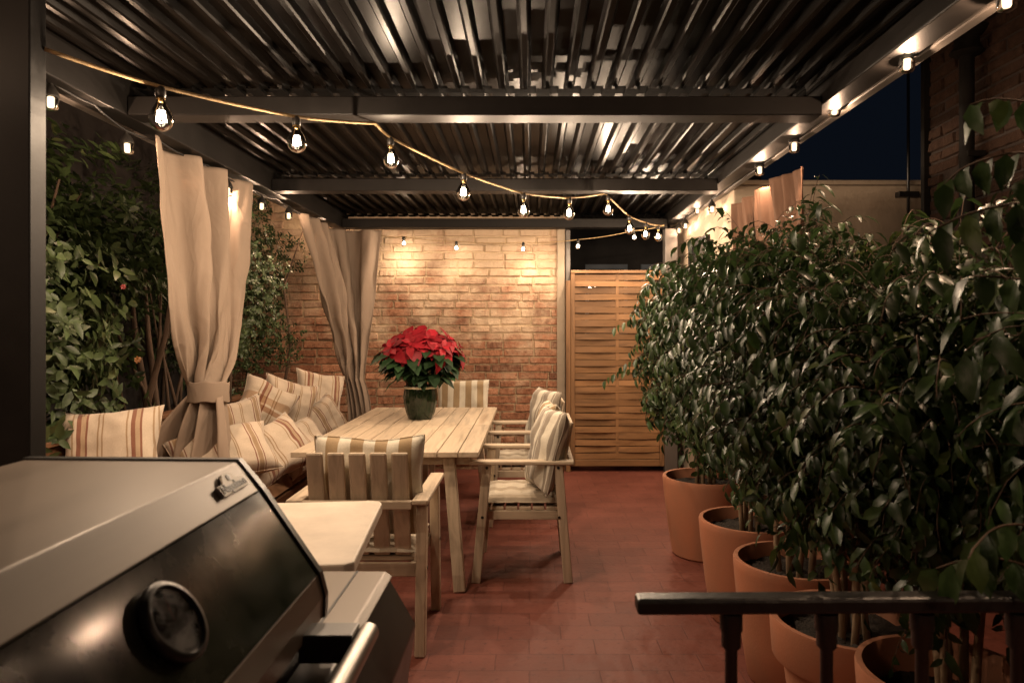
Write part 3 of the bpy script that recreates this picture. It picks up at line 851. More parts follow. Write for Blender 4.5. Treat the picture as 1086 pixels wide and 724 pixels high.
# cushions on the chairs
def on_chair(c, lx, ly, lz):
    return Matrix.Translation(c.location) @ Matrix.Rotation(c.rotation_euler.z, 4, 'Z') @ Vector((lx, ly, lz))
def back_cushion(c, label, m_, seed, off=(0, 0, 0), w=.46, h=.46, lean=.17, roll=0., yaw=0.):
    p = on_chair(c, off[0], -.155 + off[1], .665 + off[2])
    return cushion('chair_cushion', label, 'cushion', p, rotm(c.rotation_euler.z + yaw, lean, roll), w, h, .13, m_, seed)
back_cushion(chairs[0], 'tan and white striped back cushion on the chair seen from behind', M['cush_tan'], 1.2, off=(.03, .015, .03), w=.48)
back_cushion(chairs[1], 'grey striped upright cushion facing the table on the nearest right-hand chair', M['cush_grey'], 2.1, off=(-.11, .02, .04), h=.46, w=.40, yaw=.30, lean=.24)
back_cushion(chairs[1], 'pale striped cushion tucked behind the grey one on the nearest right-hand chair', M['cush_tan'], 3.3, off=(.17, .02, .06), h=.44, w=.36, yaw=.1, lean=.2)
back_cushion(chairs[2], 'grey and white striped cushion on the farther right-hand chair', M['cush_grey'], 4.2, off=(-.07, .02, .05), w=.44, yaw=.35, lean=.22)
back_cushion(chairs[3], 'tan and white striped cushion on the chair against the brick wall', M['cush_tan'], 5.7, off=(-.02, 0, .03), w=.46)

def seat_pad(c, label, seed):
    mb = MB(); n = 28; w, dpt, t = .47, .44, .055
    def top(u, v):
        a, b = 2 * u - 1, 2 * v - 1
        e = (max(0, 1 - abs(a) ** 5) * max(0, 1 - abs(b) ** 5)) ** .5
        tuft = 0
        for ti in (-.5, 0, .5):
            for tj in (-.5, 0, .5):
                tuft += math.exp(-((a - ti) ** 2 + (b - tj) ** 2) / .014)
        return (a * w / 2, b * dpt / 2, .408 + .02 + e * t * .75 - .022 * tuft + .005 * noise.noise(Vector((a * 4, b * 4, seed))))
    mb.grid(top, n, n)
    mb.grid(lambda u, v: ((1 - 2 * u) * w / 2, (2 * v - 1) * dpt / 2, .408 + .018 * (abs(2*u-1) ** 6 if abs(2*u-1) > abs(2*v-1) else abs(2*v-1) ** 6) + .002), n, n)
    o = mb.build('seat_pad', M['seat_pad'], None, smooth=True)
    o.location = c.location + Vector((0, 0, 0)); o.rotation_euler = c.rotation_euler
    o.location = on_chair(c, 0, .005, 0)
    tag(o, label, 'seat cushion', kind='thing'); return o
seat_pad(chairs[0], 'tufted pale seat cushion on the chair seen from behind', 1)
seat_pad(chairs[1], 'tufted grey striped seat cushion on the nearest right-hand chair', 2)
seat_pad(chairs[2], 'tufted grey striped seat cushion on the farther right-hand chair', 3)
seat_pad(chairs[3], 'tufted pale seat cushion on the chair against the brick wall', 4)

# ------------------------------------------------------------------ bench, planter and pillows on the left
be = thing('corner_bench', 'long wooden bench with a slatted seat below the left planter', 'bench', (-1.84, 4.9, 0))
MB().box((-.36, -2.0, .33), (.34, 1.9, .375)).build('seat', M['dark_plank'], be, bevel=.004)
for y in (-1.9, -.6, .7, 1.75):
    for x in (-.32, .24): MB().box((x, y, 0), (x + .06, y + .06, .329)).build('leg', M['dark_plank'], be, bevel=.004)
MB().box((.30, -1.98, .25), (.338, 1.88, .328)).build('front_rail', M['dark_plank'], be, bevel=.004)
bc = MB()
def pad(u, v):
    a, b = 2 * u - 1, 2 * v - 1
    e = (max(0, 1 - abs(a) ** 8) * max(0, 1 - abs(b) ** 40)) ** .5
    q = abs(math.sin(b * PI * 11)) ** .35 * .012
    return (-1.85 + a * .345, 4.88 + b * 1.93, .395 + e * .075 + e * q + .006 * noise.noise(Vector((a * 3, b * 14, 0))))
bc.grid(pad, 20, 160)
bc.grid(lambda u, v: (-1.85 + (1 - 2 * u) * .345, 4.88 + (2 * v - 1) * 1.93, .377 + (.018 if u in (0, 1) or v in (0, 1) else 0)), 20, 160)
o = bc.build('bench_cushion', M['brown_cloth'], None, smooth=True)
tag(o, 'long brown quilted cushion lying on the bench', 'bench cushion', kind='thing')

pl = thing('planter_box', 'long brown wooden planter box behind the bench', 'planter', (-2.55, 4.9, 0))
for k in range(5): 
    pass
mb = MB()
for k in range(5): mb.box((.30, -2.4, .02 + k * .165), (.335, 2.0, .02 + k * .165 + .158))
mb.build('front_boards', M['dark_plank'], pl, bevel=.004)
MB().box((-.5, -2.38, 0), (.298, 1.98, .74)).build('soil', M['soil'], pl)
MB().box((.27, -2.4, .846), (.36, 2.0, .872)).build('rim_board', M['dark_plank'], pl, bevel=.004)

G = 'striped linen pillows piled on the bench'
def bench_pillow(label, px, py, d, w, h, yaw, lean, roll, m_, seed, t=.21):
    return cushion('throw_pillow', label, 'pillow', P(px, py, d), rotm(R(yaw), R(lean), R(roll)), w, h, t, M[m_], seed, group=G, pinch=.30)
bench_pillow('striped linen pillow alone at the near end of the bench behind the grill', 119, 480, 3.42, .45, .46, 20, -28, -4, 'pillow_b', 1)
bench_pillow('striped pillow half hidden behind the tied curtain', 247, 457, 4.75, .44, .44, 40, -14, -6, 'pillow_a', 2)
bench_pillow('plaid pillow tilted on its corner against the planter', 281, 431, 5.05, .40, .36, 38, -22, 30, 'pillow_c', 3)
bench_pillow('striped pillow leaning right behind the plaid one', 306, 428, 5.35, .42, .38, 40, -16, 18, 'pillow_a', 4)
bench_pillow('tall striped pillow standing against the corner curtain', 338, 421, 5.95, .42, .44, 36, -16, 12, 'pillow_b', 5)
bench_pillow('small striped pillow slumped in front of the tall corner pillow', 340, 446, 5.55, .38, .32, 46, -22, -24, 'pillow_a', 6)
bench_pillow('wide striped pillow lying lowest on the bench next to the grill', 238, 483, 4.02, .56, .36, 30, -46, -12, 'pillow_a', 7)
bench_pillow('plump striped pillow in front of the plaid one', 289, 478, 4.34, .50, .38, 46, -38, -20, 'pillow_b', 8)
bench_pillow('striped pillow at the front of the pile touching the table', 318, 474, 4.72, .42, .36, 62, -30, -10, 'pillow_a', 9)

# ------------------------------------------------------------------ leaves
def leaf(mb, p, d, nrm, L, W, fold=.25, curl=.3):
    """one leaf: midrib from p along d, blade folded along the midrib and curling down"""
    d = d.normalized(); s = d.cross(nrm)
    if s.length < 1e-4: s = d.cross(Vector((1, 0, .3)))
    s.normalize(); n = s.cross(d)
    def q(t, side):
        c = -curl * t * t * L
        return p + d * (t * L) + s * side + n * (c + fold * abs(side))
    w1, w2 = W * .46, W * .42
    vs = [q(0, 0), q(.3, 0), q(.66, 0), q(1, 0), q(.3, w1), q(.66, w2), q(.3, -w1), q(.66, -w2)]
    mb.add(vs, [(0, 1, 4), (0, 6, 1), (1, 2, 5, 4), (1, 6, 7, 2), (2, 3, 5), (2, 7, 3)])

def rv(rnd): 
    while True:
        v = Vector((rnd.uniform(-1, 1), rnd.uniform(-1, 1), rnd.uniform(-1, 1)))
        if .05 < v.length < 1: return v.normalized()

def weeping_crown(rnd, c, rad, n_br, leaves, L, zlo, zhi, droop=.5, inner=.25):
    """drooping twigs on an uneven ellipsoid with leaves hung along them"""
    mb = MB(); tw = MB()
    sd = rnd.uniform(0, 50)
    for k in range(n_br):
        dirv = rv(rnd)
        base = Vector((c[0] + dirv.x * rad[0], c[1] + dirv.y * rad[1], c[2] + dirv.z * rad[2]))
        lump = 1 + .40 * noise.noise(dirv * 2.1 + Vector((sd, 0, 0)))
        f = (rnd.random() ** .45 if rnd.random() > inner else rnd.uniform(.2, .75)) * lump
        st = Vector(c) + (base - Vector(c)) * f * .80
        out = Vector((dirv.x, dirv.y, max(-.2, dirv.z * .5) + rnd.uniform(0, .45))).normalized()
        p = st.copy(); d = out; step = L * .42
        pts = [p.copy()]
        for j in range(leaves):
            d = (d + Vector((0, 0, -droop * (.10 + .05 * j))) + rv(rnd) * .14).normalized()
            p = p + d * step
            zz = max(0, min(1, (p.z - zlo) / .55)); env = (.42 + .58 * zz ** .8) * (1 + .12 * math.sin(sd + 3 * math.atan2(p.y, p.x)))
            if p.z < zlo or math.hypot((p.x - c[0]) / rad[0], (p.y - c[1]) / rad[1]) > env * 1.05 + rnd.uniform(0, .1): break
            pts.append(p.copy())
            sidev = d.cross(Vector((0, 0, 1)))
            if sidev.length < .05: sidev = rv(rnd)
            sidev.normalize()
            sgn = 1 if j % 2 else -1
            ld = (d * .55 + sidev * sgn * .75 + Vector((0, 0, -.55 * droop - rnd.uniform(0, .35))) + rv(rnd) * .4)
            nn = (Vector((0, 0, 1)) + dirv * .9 + rv(rnd) * .45)
            k2 = rnd.uniform(.42, 1.0) if rnd.random() < .6 else rnd.uniform(.9, 1.35)
            leaf(mb, p + ld.normalized() * L * .12, ld, nn, L * k2, L * k2 * rnd.uniform(.40, .52), .30, rnd.uniform(.15, .8))
        if len(pts) > 2: tw.tube(pts, [.0013] * (len(pts) - 1) + [.001], 4, cap=False)
    return mb, tw

def stems(rnd, n, r0, z0, z1, spread, rad=.014):
    mb = MB()
    for k in range(n):
        a = 2 * PI * k / n + rnd.uniform(-.4, .4); rr = r0 * rnd.uniform(.3, 1)
        x, y = rr * math.cos(a), rr * math.sin(a); tw = rnd.uniform(-1.2, 1.2)
        pts, rs = [], []
        for j in range(9):
            t = j / 8
            aa = a + tw * t; q = rr + spread * t ** 1.6 * rnd.uniform(.8, 1.1)
            pts.append((q * math.cos(aa) + rnd.uniform(-.008, .008), q * math.sin(aa) + rnd.uniform(-.008, .008), z0 + (z1 - z0) * t)); rs.append(rad * (1 - .65 * t))
        mb.tube(pts, rs, 7)
        for s in range(3):
            j = rnd.randint(3, 7); p = Vector(pts[j]); d = Vector((rnd.uniform(-1, 1), rnd.uniform(-1, 1), .9)).normalized()
            mb.tube([p, p + d * .12 + Vector((0, 0, .02)), p + d * .26 + Vector((0, 0, .03))], [rs[j] * .7, rs[j] * .5, rs[j] * .25], 5)
    return mb

def pot_parts(root, r, h, lip, soil_z):
    if lip:
        prof = [(r * .70, 0), (r * .86, h * .68), (r * .90, h * .70), (r * .985, h * .705), (r * 1.0, h * .72), (r * 1.03, h - .012), (r * 1.02, h), (r * .95, h), (r * .93, h - .01), (r * .88, soil_z - .03)]
    else:
        prof = [(r * .74, 0), (r * .78, h * .02), (r * .88, h * .35), (r * .965, h * .72), (r, h * .93), (r * 1.005, h - .008), (r * .995, h), (r * .925, h), (r * .91, h - .01), (r * .87, soil_z - .03)]
    po = MB().lathe(prof, 56).build('pot', M['terracotta'], root, smooth=True, sharp=38)
    mb = MB(); n = 40; rnd = random.Random(int(r * 1000))
    vs = [(0, 0, soil_z + .01)]
    for ring in range(1, 9):
        q = r * .905 * ring / 8
        for k in range(n):
            a = 2 * PI * k / n; vs.append((q * math.cos(a), q * math.sin(a), soil_z + rnd.uniform(-.008, .012)))
    fs = [(0, 1 + k, 1 + (k + 1) % n) for k in range(n)]
    for ring in range(7):
        for k in range(n):
            a, b = 1 + ring * n + k, 1 + ring * n + (k + 1) % n; fs.append((a, a + n, b + n, b))
    mb.add(vs, fs).build('soil', M['soil'], po, smooth=True)

FG = 'weeping figs in terracotta pots along the right side'
# x, y, pot radius, pot height, lip, crown centre z, crown radii, twigs, label
FIC = [
    (1.08, 4.40, .26, .476, False, 1.26, (.46, .52, .66), 560, 'weeping fig in the farthest terracotta pot, next to the wooden gate'),
    (1.06, 3.42, .245, .476, False, 1.28, (.45, .50, .64), 560, 'weeping fig in a smooth terracotta pot second from the gate'),
    (1.06, 2.83, .245, .476, False, 1.25, (.46, .46, .62), 580, 'weeping fig in the middle smooth terracotta pot of the row'),
    (1.04, 2.31, .245, .455, True, 1.18, (.50, .44, .58), 600, 'weeping fig in the terracotta pot with a wide raised rim'),
    (1.08, 1.84, .22, .51, False, 1.14, (.46, .38, .54), 480, 'weeping fig in the round-rimmed pot just behind the black railing'),
    (1.38, 1.32, .22, .46, False, 1.14, (.48, .42, .78), 380, 'nearest weeping fig with big dark leaves crossing the right edge'),
]
for i, (x, y, r, h, lip, cz, rad, nb_, lab) in enumerate(FIC):
    rnd = random.Random(100 + i)
    t = thing('potted_fig', lab, 'potted tree', (x, y, 0), 0, FG)
    pot_parts(t, r, h, lip, h - (.06 if i != 4 else .10))
    stems(rnd, 7, .07, h - .09, cz + .25, .20, .0125).build('stems', M['bark'], t, smooth=True)
    mb, tw = weeping_crown(rnd, (0.03, 0, cz), rad, int(nb_ * 1.95), 11, (.055, .055, .053, .051, .050, .070)[i], .54 if i < 1 else (.60 if i < 4 else .52), 2.2)
    if i == 0:   # the two loose sprays in front of the gate
        for z0, ln in ((1.44, 7), (1.14, 9), (1.2, 6)):
            p = Vector((-.34, -.05, z0)); d = Vector((-1, -.1, .35))
            for j in range(ln):
                d = (d + Vector((0, 0, -.14)) + rv(rnd) * .1).normalized(); p = p + d * .034
                sgn = 1 if j % 2 else -1
                leaf(mb, p, d * .4 + Vector((0, sgn * .6, -.9)), Vector((-.4, -.8, .5)) + rv(rnd) * .3, .062, .028, .25, .3)
    if i == 5:   # long arching shoots on the side towards the terrace
        for (px_, py_, d_, ln, dx) in ((1110, 165, 1.36, 9, -1), (1120, 215, 1.28, 10, -1), (1100, 110, 1.4, 5, -.8), (1105, 560, 1.22, 8, -1), (1090, 600, 1.2, 6, -.8), (1110, 300, 1.3, 6, -.8)):
            p = P(px_, py_, d_) - Vector((x, y, 0)); d = Vector((dx, -.05, .30)); pts = [p - d * .1, p.copy()]
            for j in range(ln):
                d = (d + Vector((0, 0, -.10)) + rv(rnd) * .12).normalized(); p = p + d * .026; pts.append(p.copy())
                sgn = 1 if j % 2 else -1
                leaf(mb, p, d * .35 + Vector((0, sgn * .6, -1.0)) + rv(rnd) * .2, Vector((-.6, -.5, .6)) + rv(rnd) * .4, .078 * rnd.uniform(.75, 1.1), .036, .25, .35)
            tw.tube(pts, [.002] * (len(pts) - 1) + [.001], 4, cap=False)
    mb.build('foliage', M['leaf_ficus'], t, smooth=True)
    tw.build('twigs', M['bark_dark'], t, smooth=True)

# shrubs on the left
def bush(rnd, boxlo, boxhi, n, L, Wk, lift=.4, holes=.15, face=Vector((1, -.5, .3))):
    mb = MB(); sd = rnd.uniform(0, 90); k = 0
    lo, hi = Vector(boxlo), Vector(boxhi); mid = (lo + hi) / 2; half = (hi - lo) / 2
    tries = 0
    while k < n and tries < n * 12:
        tries += 1
        u = Vector((rnd.uniform(-1, 1), rnd.uniform(-1, 1), rnd.uniform(-1, 1)))
        r = (abs(u.x) ** 3 + abs(u.y) ** 3 + abs(u.z) ** 3) ** (1/3)
        lump = .82 + .42 * noise.noise(Vector((u.x * 1.6 + sd, u.y * 1.6, u.z * 2.4)))
        if r > lump: continue
        p = mid + Vector((u.x * half.x, u.y * half.y, u.z * half.z))
        if noise.noise(p * 4.2 + Vector((sd, 3, 1))) < -.28 + holes: 
            if rnd.random() < .75: continue
        # a small rosette of leaves at a twig end
        out = (Vector((u.x, u.y, u.z * .6 + lift)) + rv(rnd) * .5).normalized()
        m_ = rnd.randint(4, 6)
        a0 = rnd.uniform(0, 6.28)
        ax = out.orthogonal().normalized(); ay = out.cross(ax)
        for j in range(m_):
            a = a0 + j * 2.4
            sd_ = ax * math.cos(a) + ay * math.sin(a)
            ld = out * rnd.uniform(.15, .8) + sd_ + Vector((0, 0, -.25))
            q = rnd.uniform(.65, 1.12)
            leaf(mb, p + out * (j * L * .16), ld, out + rv(rnd) * .35, L * q, L * q * Wk, .22, rnd.uniform(0, .35))
        k += 1
    return mb
rnd = random.Random(31)
cam = thing('camellia_shrub', 'glossy broad leaved shrub with orange fruit in the planter on the left', 'shrub', (-2.62, 3.7, .75))
bush(rnd, (-.75, -1.1, -.05), (.50, .80, 1.62), 1700, .092, .46, holes=-.06).build('foliage', M['leaf_camellia'], cam, smooth=True)
mb = MB()
for k in range(6):
    x, y = rnd.uniform(-.35, .0), rnd.uniform(-.5, .6)
    mb.tube([(x, y, -.06), (x + rnd.uniform(-.1, .1), y + rnd.uniform(-.1, .1), .4), (x + rnd.uniform(-.2, .2), y + rnd.uniform(-.2, .3), .9), (x + rnd.uniform(-.3, .3), y + rnd.uniform(-.3, .4), 1.4)], [.02, .016, .012, .005], 7)
mb.build('stems', M['bark_dark'], cam, smooth=True)
for px, py, d, k, r in ((145, 381, 3.55, 'orange', .026), (130, 304, 3.35, 'berry', .018)):
    fl_ = MB(); c0 = P(px, py, d) - Vector(cam.location)
    for j in range(9):
        aa = j * 2.4; dv = Vector((.55 + .3 * math.cos(aa * 1.7), -.6 + math.cos(aa) * .8, math.sin(aa) * .9))
        leaf(fl_, c0 + dv.normalized() * .003, dv, Vector((.5, -.8, .3)) + rv(rnd) * .5, r * .62, r * .45, .4, .6)
    fl_.build('flower', M[k], cam, smooth=True)
iv = thing('ivy_hedge', 'dense small leaved climber filling the back left corner', 'hedge', (-2.5, 5.9, .75))
bush(rnd, (-.65, -1.15, -.05), (.52, 1.0, 1.85), 2600, .040, .55, holes=-.1, lift=.1).build('foliage', M['leaf_ivy'], iv, smooth=True)
mb = MB()
for k in range(8):
    x, y = rnd.uniform(-.3, .3), rnd.uniform(-.9, .8)
    mb.tube([(x, y, -.06), (x + rnd.uniform(-.1, .1), y, .5), (x + rnd.uniform(-.2, .2), y, 1.0), (x + rnd.uniform(-.2, .2), y, 1.5)], [.014, .012, .009, .004], 6)
mb.build('stems', M['bark_dark'], iv, smooth=True)
sh = thing('bare_shrub', 'leggy dark shrub with bare brown stems between the camellia and the curtain', 'shrub', (-2.62, 4.75, .75))
bush(rnd, (-.6, -.8, .40), (.34, .60, 1.75), 480, .085, .36, holes=.05).build('foliage', M['leaf_camellia'], sh, smooth=True)
mb = MB()
for k in range(14):
    x, y = rnd.uniform(-.1, .3), rnd.uniform(-.55, .3)
    dx, dy = rnd.uniform(-.25, .25), rnd.uniform(-.4, .3)
    mb.tube([(x, y, -.05), (x + dx * .3, y + dy * .3, .25), (x + dx * .7, y + dy * .7, .6), (x + dx, y + dy, 1.05)], [.013, .010, .008, .004] if k > 2 else [.024, .02, .016, .009], 7)
mb.build('stems', M['bark_dark'], sh, smooth=True)

# ------------------------------------------------------------------ poinsettia
PX, PY = -.795, 5.12
po = thing('poinsettia', 'red poinsettia in a dark green ribbed pot on the table', 'potted plant', (PX, PY, TZ + .001))
n = 72; prof = [(.078, 0), (.088, .006), (.103, .05), (.118, .12), (.122, .17), (.116, .215), (.113, .235), (.104, .236), (.100, .215)]
vs, fs = [], []
for r, z in prof:
    for k in range(n):
        a = 2 * PI * k / n; rr = r * (1 + .022 * math.cos(18 * a) * min(1, z * 12) * (1 if z < .2 else .2)); vs.append((rr * math.cos(a), rr * math.sin(a), z))
fs = [(i*n + k, i*n + (k+1) % n, (i+1)*n + (k+1) % n, (i+1)*n + k) for i in range(len(prof)-1) for k in range(n)] + [tuple(range(n-1, -1, -1))]
pot = MB().add(vs, fs).build('pot', M['green_glaze'], po, smooth=True, sharp=50)
MB().lathe([(.1165, .220), (.1195, .226), (.1195, .236), (.112, .2375), (.100, .236)], 48).build('rim', M['white_plastic'], pot, smooth=True)
MB().lathe([(.0995, .20), (.0, .205)], 32).build('soil', M['soil'], pot)
rnd = random.Random(12)
gm, rm, sm_ = MB(), MB(), MB()
heads = []
for k in range(22):
    a = 2.39996 * k; q = math.sqrt((k + .4) / 22)
    hd = Vector((math.cos(a) * .26 * q, math.sin(a) * .26 * q, .505 + .085 * (1 - q * q) + rnd.uniform(-.02, .02)))
    heads.append(hd)
    b0 = Vector((math.cos(a) * .05 * q, math.sin(a) * .05 * q, .19))
    sm_.tube([b0, b0.lerp(hd, .5) + Vector((math.cos(a) * .02, math.sin(a) * .02, -.02)), hd], [.006, .005, .004], 6)
    outv = Vector((math.cos(a) * q, math.sin(a) * q, .75)).normalized()
    ax = outv.orthogonal().normalized(); ay = outv.cross(ax)
    for ring, cnt, ln, el in ((0, 6, .155, .12), (1, 5, .115, .45), (2, 3, .06, .9)):
        for j in range(cnt):
            b = 2 * PI * j / cnt + ring * .5 + rnd.uniform(-.2, .2)
            ld = ax * math.cos(b) + ay * math.sin(b) + outv * (el - .22 * q) + Vector((0, 0, -.05))
            kk = rnd.uniform(.8, 1.15)
            leaf(rm, hd + outv * .012 * ring, ld, outv + rv(rnd) * .2, ln * kk, ln * kk * .60, .22, rnd.uniform(.15, .5))
    for j in range(9):
        t = rnd.uniform(.35, .92); p = b0.lerp(hd, t)
        b = rnd.uniform(0, 6.28); hv = Vector((math.cos(b) + math.cos(a) * q * 1.2, math.sin(b) + math.sin(a) * q * 1.2, rnd.uniform(-.55, .1)))
        leaf(gm, p + hv.normalized() * .03, hv, Vector((0, 0, 1)) + rv(rnd) * .3, rnd.uniform(.12, .17), rnd.uniform(.07, .095), .18, rnd.uniform(.2, .6))
rm.build('red_bracts', M['red'], po, smooth=True)
gm.build('foliage', M['leaf_poin'], po, smooth=True)
sm_.build('stems', M['bark_dark'], po, smooth=True)

# ------------------------------------------------------------------ stone side table behind the grill
st = thing('side_table', 'low table with a thick pale stone top between grill and chair', 'side table', (-.80, 2.09, 0), R(5.5))
prof = [(-.36, -.33), (.30, -.33), (.322, -.31), (.325, .29), (.315, .318), (.29, .33), (-.36, .33)]
n = len(prof)
mb = MB().add([(x, y, .765) for x, y in prof] + [(x, y, .802) for x, y in prof], [tuple(range(n-1, -1, -1)), tuple(range(n, 2*n))] + [(i, (i+1) % n, (i+1) % n + n, i + n) for i in range(n)])
mb.build('top', M['marble'], st, bevel=.006)
MB().box((.13, -.24, 0), (.20, .25, .763)).build('leg_panel', M['stone_leg'], st, bevel=.006)
MB().box((-.30, -.24, 0), (-.23, .25, .763)).build('leg_panel', M['stone_leg'], st, bevel=.006)

# ------------------------------------------------------------------ grill
gr = thing('gas_grill', 'large dark metal barbecue grill with a glass window in its hood', 'grill')
GY0, GY1 = .42, 1.30
def q(px, py, d=1.3): p = P(px, py, d); return (p.x, p.z)
p0, p1, p3, p4, p5 = q(255, 488), q(279, 518), q(339, 606), q(345, 629), q(344, 652)
back = [(-.92, 1.158), (-.99, 1.05), (-.99, p5[1])]
ins = .006
lid = thing('hood', None, None); lid.parent = gr
for k in ('label', 'category', 'group', 'kind'):
    if k in lid: del lid[k]
bpy.data.objects.remove(lid)
def strip(a, b, y0, y1, t):
    """a plate between two profile points, t thick inwards"""
    a, b = Vector(a), Vector(b); dn = (b - a).normalized(); nrm = Vector((-dn.y, dn.x))   # towards inside
    if nrm.x > 0: nrm = -nrm
    pr = [a, b, b + nrm * t, a + nrm * t]
    return [(v.x, v.y) for v in pr]
e = .03
hoodm = MB()
hoodm.prism([p0, p1, (p1[0] - .02, p1[1] - .004), (-.56, 1.125), (-.9, 1.125), (-.96, 1.04), (-.96, p5[1]), back[2], back[1], back[0]], GY0, GY1)
hood = hoodm.build('hood', M['hood'], gr, bevel=.003)
# window pane and the band under it
gl = MB(); gl.prism(strip((p1[0] + .0005, p1[1] - .001), (p3[0] - .0005, p3[1] + .001), 0, 0, .006), GY0 + .01, GY1 - .012)
pane = gl.build('window', M['mottled_glass'], hood)
lo = MB(); lo.prism([p3, p4, p5, (p5[0] - .02, p5[1]), (p4[0] - .02, p4[1]), (p3[0] - .012, p3[1] - .006)], GY0, GY1)
lo.build('lower_band', M['hood'], hood, bevel=.002)
# black end trim following the profile, a touch proud of the plates
def off(pr, k):
    out = []
    for i in range(len(pr)):
        a = Vector(pr[max(0, i-1)]); b = Vector(pr[min(len(pr)-1, i+1)]); d = (b - a).normalized()
        out.append((pr[i][0] + d.y * -k, pr[i][1] + d.x * k))
    return out
prl = [back[2], back[1], back[0], p0, p1, p3, p4, p5]
outp = off(prl, .004); inn = off(prl, -.10)
tr = MB()
ny = (GY1 - .011, GY1 + .006)
vs = [(x, y, z) for y in ny for x, z in outp]
tr.add(vs, [tuple(range(len(outp) - 1, -1, -1)), tuple(range(len(outp), 2*len(outp)))] + [(i, i + 1, i + 1 + len(outp), i + len(outp)) for i in range(len(outp)-1)])
tr.build('end_cap', M['trim_black'], hood)
# thermometer
gd = (Vector(p3) - Vector(p1)).normalized(); gn = Vector((-gd.y, gd.x))
if gn.x < 0: gn = -gn
tc_ = P(177, 664, .8647)
zax = Vector((gn.x, 0, gn.y)); xax = Vector((0, 1, 0)); yax = zax.cross(xax)
TM = Matrix((xax, yax, zax)).transposed().to_4x4(); TM.translation = tc_
th = MB().lathe([(.043, .0005), (.050, .003), (.053, .009), (.053, .014), (.050, .018), (.045, .0185), (.043, .014)], 48, TM).build('thermometer', M['hood_dark'], hood, smooth=True, sharp=50)
MB().lathe([(.0425, .010), (0, .0100)], 40, TM).build('dial', M['trim_black'], th)
tk = MB()
for k in range(26):
    a = R(-220 + k * 10.4); r0 = .036 if k % 5 else .033
    m2 = TM @ Matrix.Rotation(a, 4, 'Z')
    tk.box((r0, -.0011, .0110), (.040, .0011, .0114), m2)
tk.build('scale_marks', M['plate'], th)
MB().box((-.008, -.0012, .0120), (.034, .0012, .0128), TM @ Matrix.Rotation(R(75), 4, 'Z')).build('needle', M['berry'], th)
MB().lathe([(.0425, .0140), (.02, .0140), (0, .0140)], 32, TM).build('cover_glass', M['dial_glass'], th, smooth=True)
# maker's plate on the upper band
bd_ = (Vector(p1) - Vector(p0)).normalized(); bn_ = Vector((-bd_.y, bd_.x))
if bn_.x < 0: bn_ = -bn_
mid = (Vector(p0) + Vector(p1)) / 2
yb = 1.205
zax = Vector((bn_.x, 0, bn_.y)); xax = Vector((0, 1, 0)); yax = zax.cross(xax)
if yax.z < 0: yax = -yax; xax = yax.cross(zax)
BM_ = Matrix((xax, yax, zax)).transposed().to_4x4(); BM_.translation = Vector((mid.x, yb, mid.y + .0)) + zax * .0
outl = [(-.050, -.013), (.050, -.013), (.050, .007), (.028, .007)] + [(.024 * math.cos(a), .007 + .017 * math.sin(a)) for a in [PI * k / 10 for k in range(1, 10)]] + [(-.028, .007), (-.050, .007)]
nn = len(outl)
bg = MB(); bg.add([BM_ @ Vector((x, y, z)) for z in (.0005, .007) for x, y in outl], [tuple(range(nn, 2 * nn)), tuple(range(nn-1, -1, -1))] + [(i, (i+1) % nn, (i+1) % nn + nn, i + nn) for i in range(nn)])
badge = bg.build('badge', M['plate'], hood)
tx = bpy.data.curves.new('badge_lettering', 'FONT'); tx.body = 'Napoleon'; tx.size = .0225; tx.extrude = .0006; tx.align_x = 'CENTER'; tx.align_y = 'CENTER'
tmp = bpy.data.objects.new('text_source', tx); C.objects.link(tmp)
dg = bpy.context.evaluated_depsgraph_get(); dg.update()
tme = bpy.data.meshes.new_from_object(tmp.evaluated_get(dg))
bpy.data.objects.remove(tmp)
tme.materials.clear(); tme.materials.append(M['trim_black'])
tme.transform(BM_ @ Matrix.Translation((0, -.0025, .0078)))
to = bpy.data.objects.new('badge_lettering', tme); C.objects.link(to); to.parent = badge
em = MB()
for k in range(5):
    a = 2 * PI * k / 5 + .3; em.lathe([(.0024, .0072), (.0024, .0082), (0, .0083)], 10, BM_ @ Matrix.Translation((.0035 * math.cos(a), .0135 + .0035 * math.sin(a), 0)))
em.build('badge_emblem', M['trim_black'], badge)
# handle
MB().tube([(-.282, .48, .868), (-.282, 1.238, .868)], .0175, 24).build('handle', M['chrome'], hood, smooth=True, sharp=40)
for y in (.55, 1.175):
    MB().box((-.385, y, .842), (-.296, y + .055, .889)).build('handle_bracket', M['hood_dark'], hood, bevel=.003)
# firebox, fascia and far side shelf
f0, f1, f2 = q(411, 609, 1.65), q(441, 661, 1.65), q(433, 719, 1.65)
fb = MB(); fb.prism([(-.40, .872), (-.40, .55), (-.95, .55), (-.95, .872)], GY0 + .01, GY1 - .002)
fb.build('firebox', M['hood_dark'], gr, bevel=.004)
fa = MB(); fa.prism([f0, f1, f2, (f2[0], .52), (-.397, .52), (-.397, f0[1])], .45, 1.65)
fa.build('front_panel', M['hood_dark'], gr, bevel=.004)
sh_ = MB(); sh_.prism([(f0[0] - .005, f0[1] + .008), (f0[0] + .012, f0[1] - .004), (-.40, f0[1] - .02), (-.93, f0[1] - .02), (-.93, f0[1] + .008)], GY1 + .012, 1.652)
sh_.build('side_shelf', M['hood'], gr, bevel=.003)
MB().box((-.405, GY1 + .014, f0[1] + .0085), (-.400, 1.650, f0[1] + .0095)).build('shelf_seam', M['trim_black'], gr)
MB().box((-.90, .48, .10), (-.34, 1.28, .519)).build('cabinet', M['hood_dark'], gr, bevel=.006)
for x in (-.86, -.42):
    for y in (.52, 1.2): MB().tube([(x, y - .015, .05), (x, y + .015, .05)], .05, 20).build('wheel', M['trim_black'], gr, smooth=True, sharp=40)
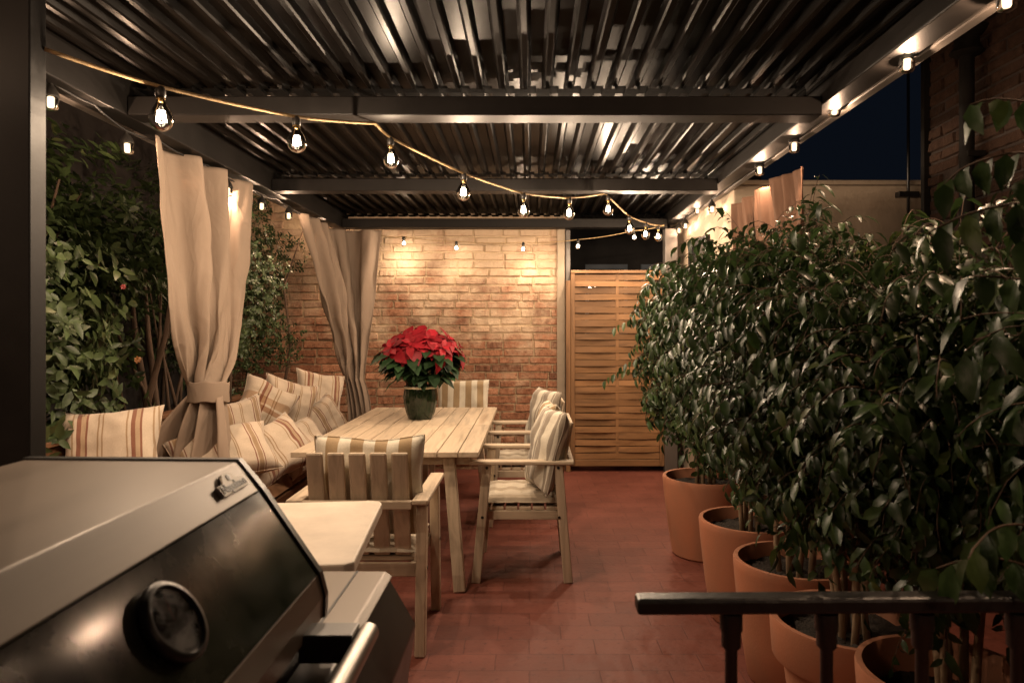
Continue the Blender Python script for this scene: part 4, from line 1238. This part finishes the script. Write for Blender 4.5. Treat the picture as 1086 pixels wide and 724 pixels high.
for yy in (.62, .80, .98):
    c = (Vector(f0) + Vector(f1)) / 2
    d = (Vector(f1) - Vector(f0)).normalized(); nq = Vector((-d.y, d.x)); nq = nq if nq.x > 0 else -nq
    zz = Vector((nq.x, 0, nq.y)); xx = Vector((0, 1, 0)); m_ = Matrix((xx, zz.cross(xx), zz)).transposed().to_4x4(); m_.translation = (c.x, yy, c.y)
    MB().lathe([(.026, .0005), (.026, .008), (.019, .012), (.018, .032), (0, .034)], 28, m_).build('knob', M['chrome'], gr, smooth=True, sharp=40)

# ------------------------------------------------------------------ railing
rl = thing('iron_railing', 'black wrought iron railing in the lower right foreground', 'railing', (.183, 1.2, 0))
mb = MB(); mb.box((0, -.02, .919), (1.6, .02, .946), Matrix.Rotation(R(-.35), 4, 'Y')); mb.build('handrail', M['iron'], rl, bevel=.006)
MB().box((.08, -.008, .09), (1.58, .008, .115)).build('bottom_rail', M['iron'], rl, bevel=.003)
for k in range(9):
    x = .155 + k * .161
    MB().lathe([(.0105, .03), (.0105, .855), (.0165, .862), (.0165, .885), (.019, .89), (.019, .918)], 14, Matrix.Translation((x, 0, 0))).build('baluster', M['iron'], rl, smooth=True, sharp=40)
MB().box((1.55, -.02, 0), (1.59, .02, .92)).build('post', M['iron'], rl)

# ------------------------------------------------------------------ camera, sky, render settings
cd = bpy.data.cameras.new('camera'); co = bpy.data.objects.new('camera', cd); C.objects.link(co)
co.location = (0, 0, H); co.rotation_euler = (PI / 2, 0, 0)
cd.sensor_fit = 'HORIZONTAL'; cd.sensor_width = 36; cd.lens = 36 * F / 1086
cd.shift_x = -(CX - 543) / 1086; cd.shift_y = -(362 - CY) / 1086
cd.clip_start = .05; cd.clip_end = 200
cd.dof.use_dof = True; cd.dof.focus_distance = 4.6; cd.dof.aperture_fstop = 5.6
S.camera = co
w = bpy.data.worlds.new('World'); S.world = w; w.use_nodes = True
bg = w.node_tree.nodes['Background']
bg.inputs[0].default_value = (.40, .58, 1., 1); bg.inputs[1].default_value = .0065
S.view_settings.view_transform = 'Standard'; S.view_settings.look = 'None'; S.view_settings.exposure = .05; S.view_settings.gamma = 1
S.render.engine = 'CYCLES'
S.cycles.use_denoising = True
try: S.cycles.denoiser = 'OPENIMAGEDENOISE'
except Exception: pass
S.cycles.max_bounces = 8; S.cycles.diffuse_bounces = 4; S.cycles.glossy_bounces = 4; S.cycles.transparent_max_bounces = 16
S.cycles.sample_clamp_indirect = 4; S.cycles.caustics_reflective = False; S.cycles.caustics_refractive = False
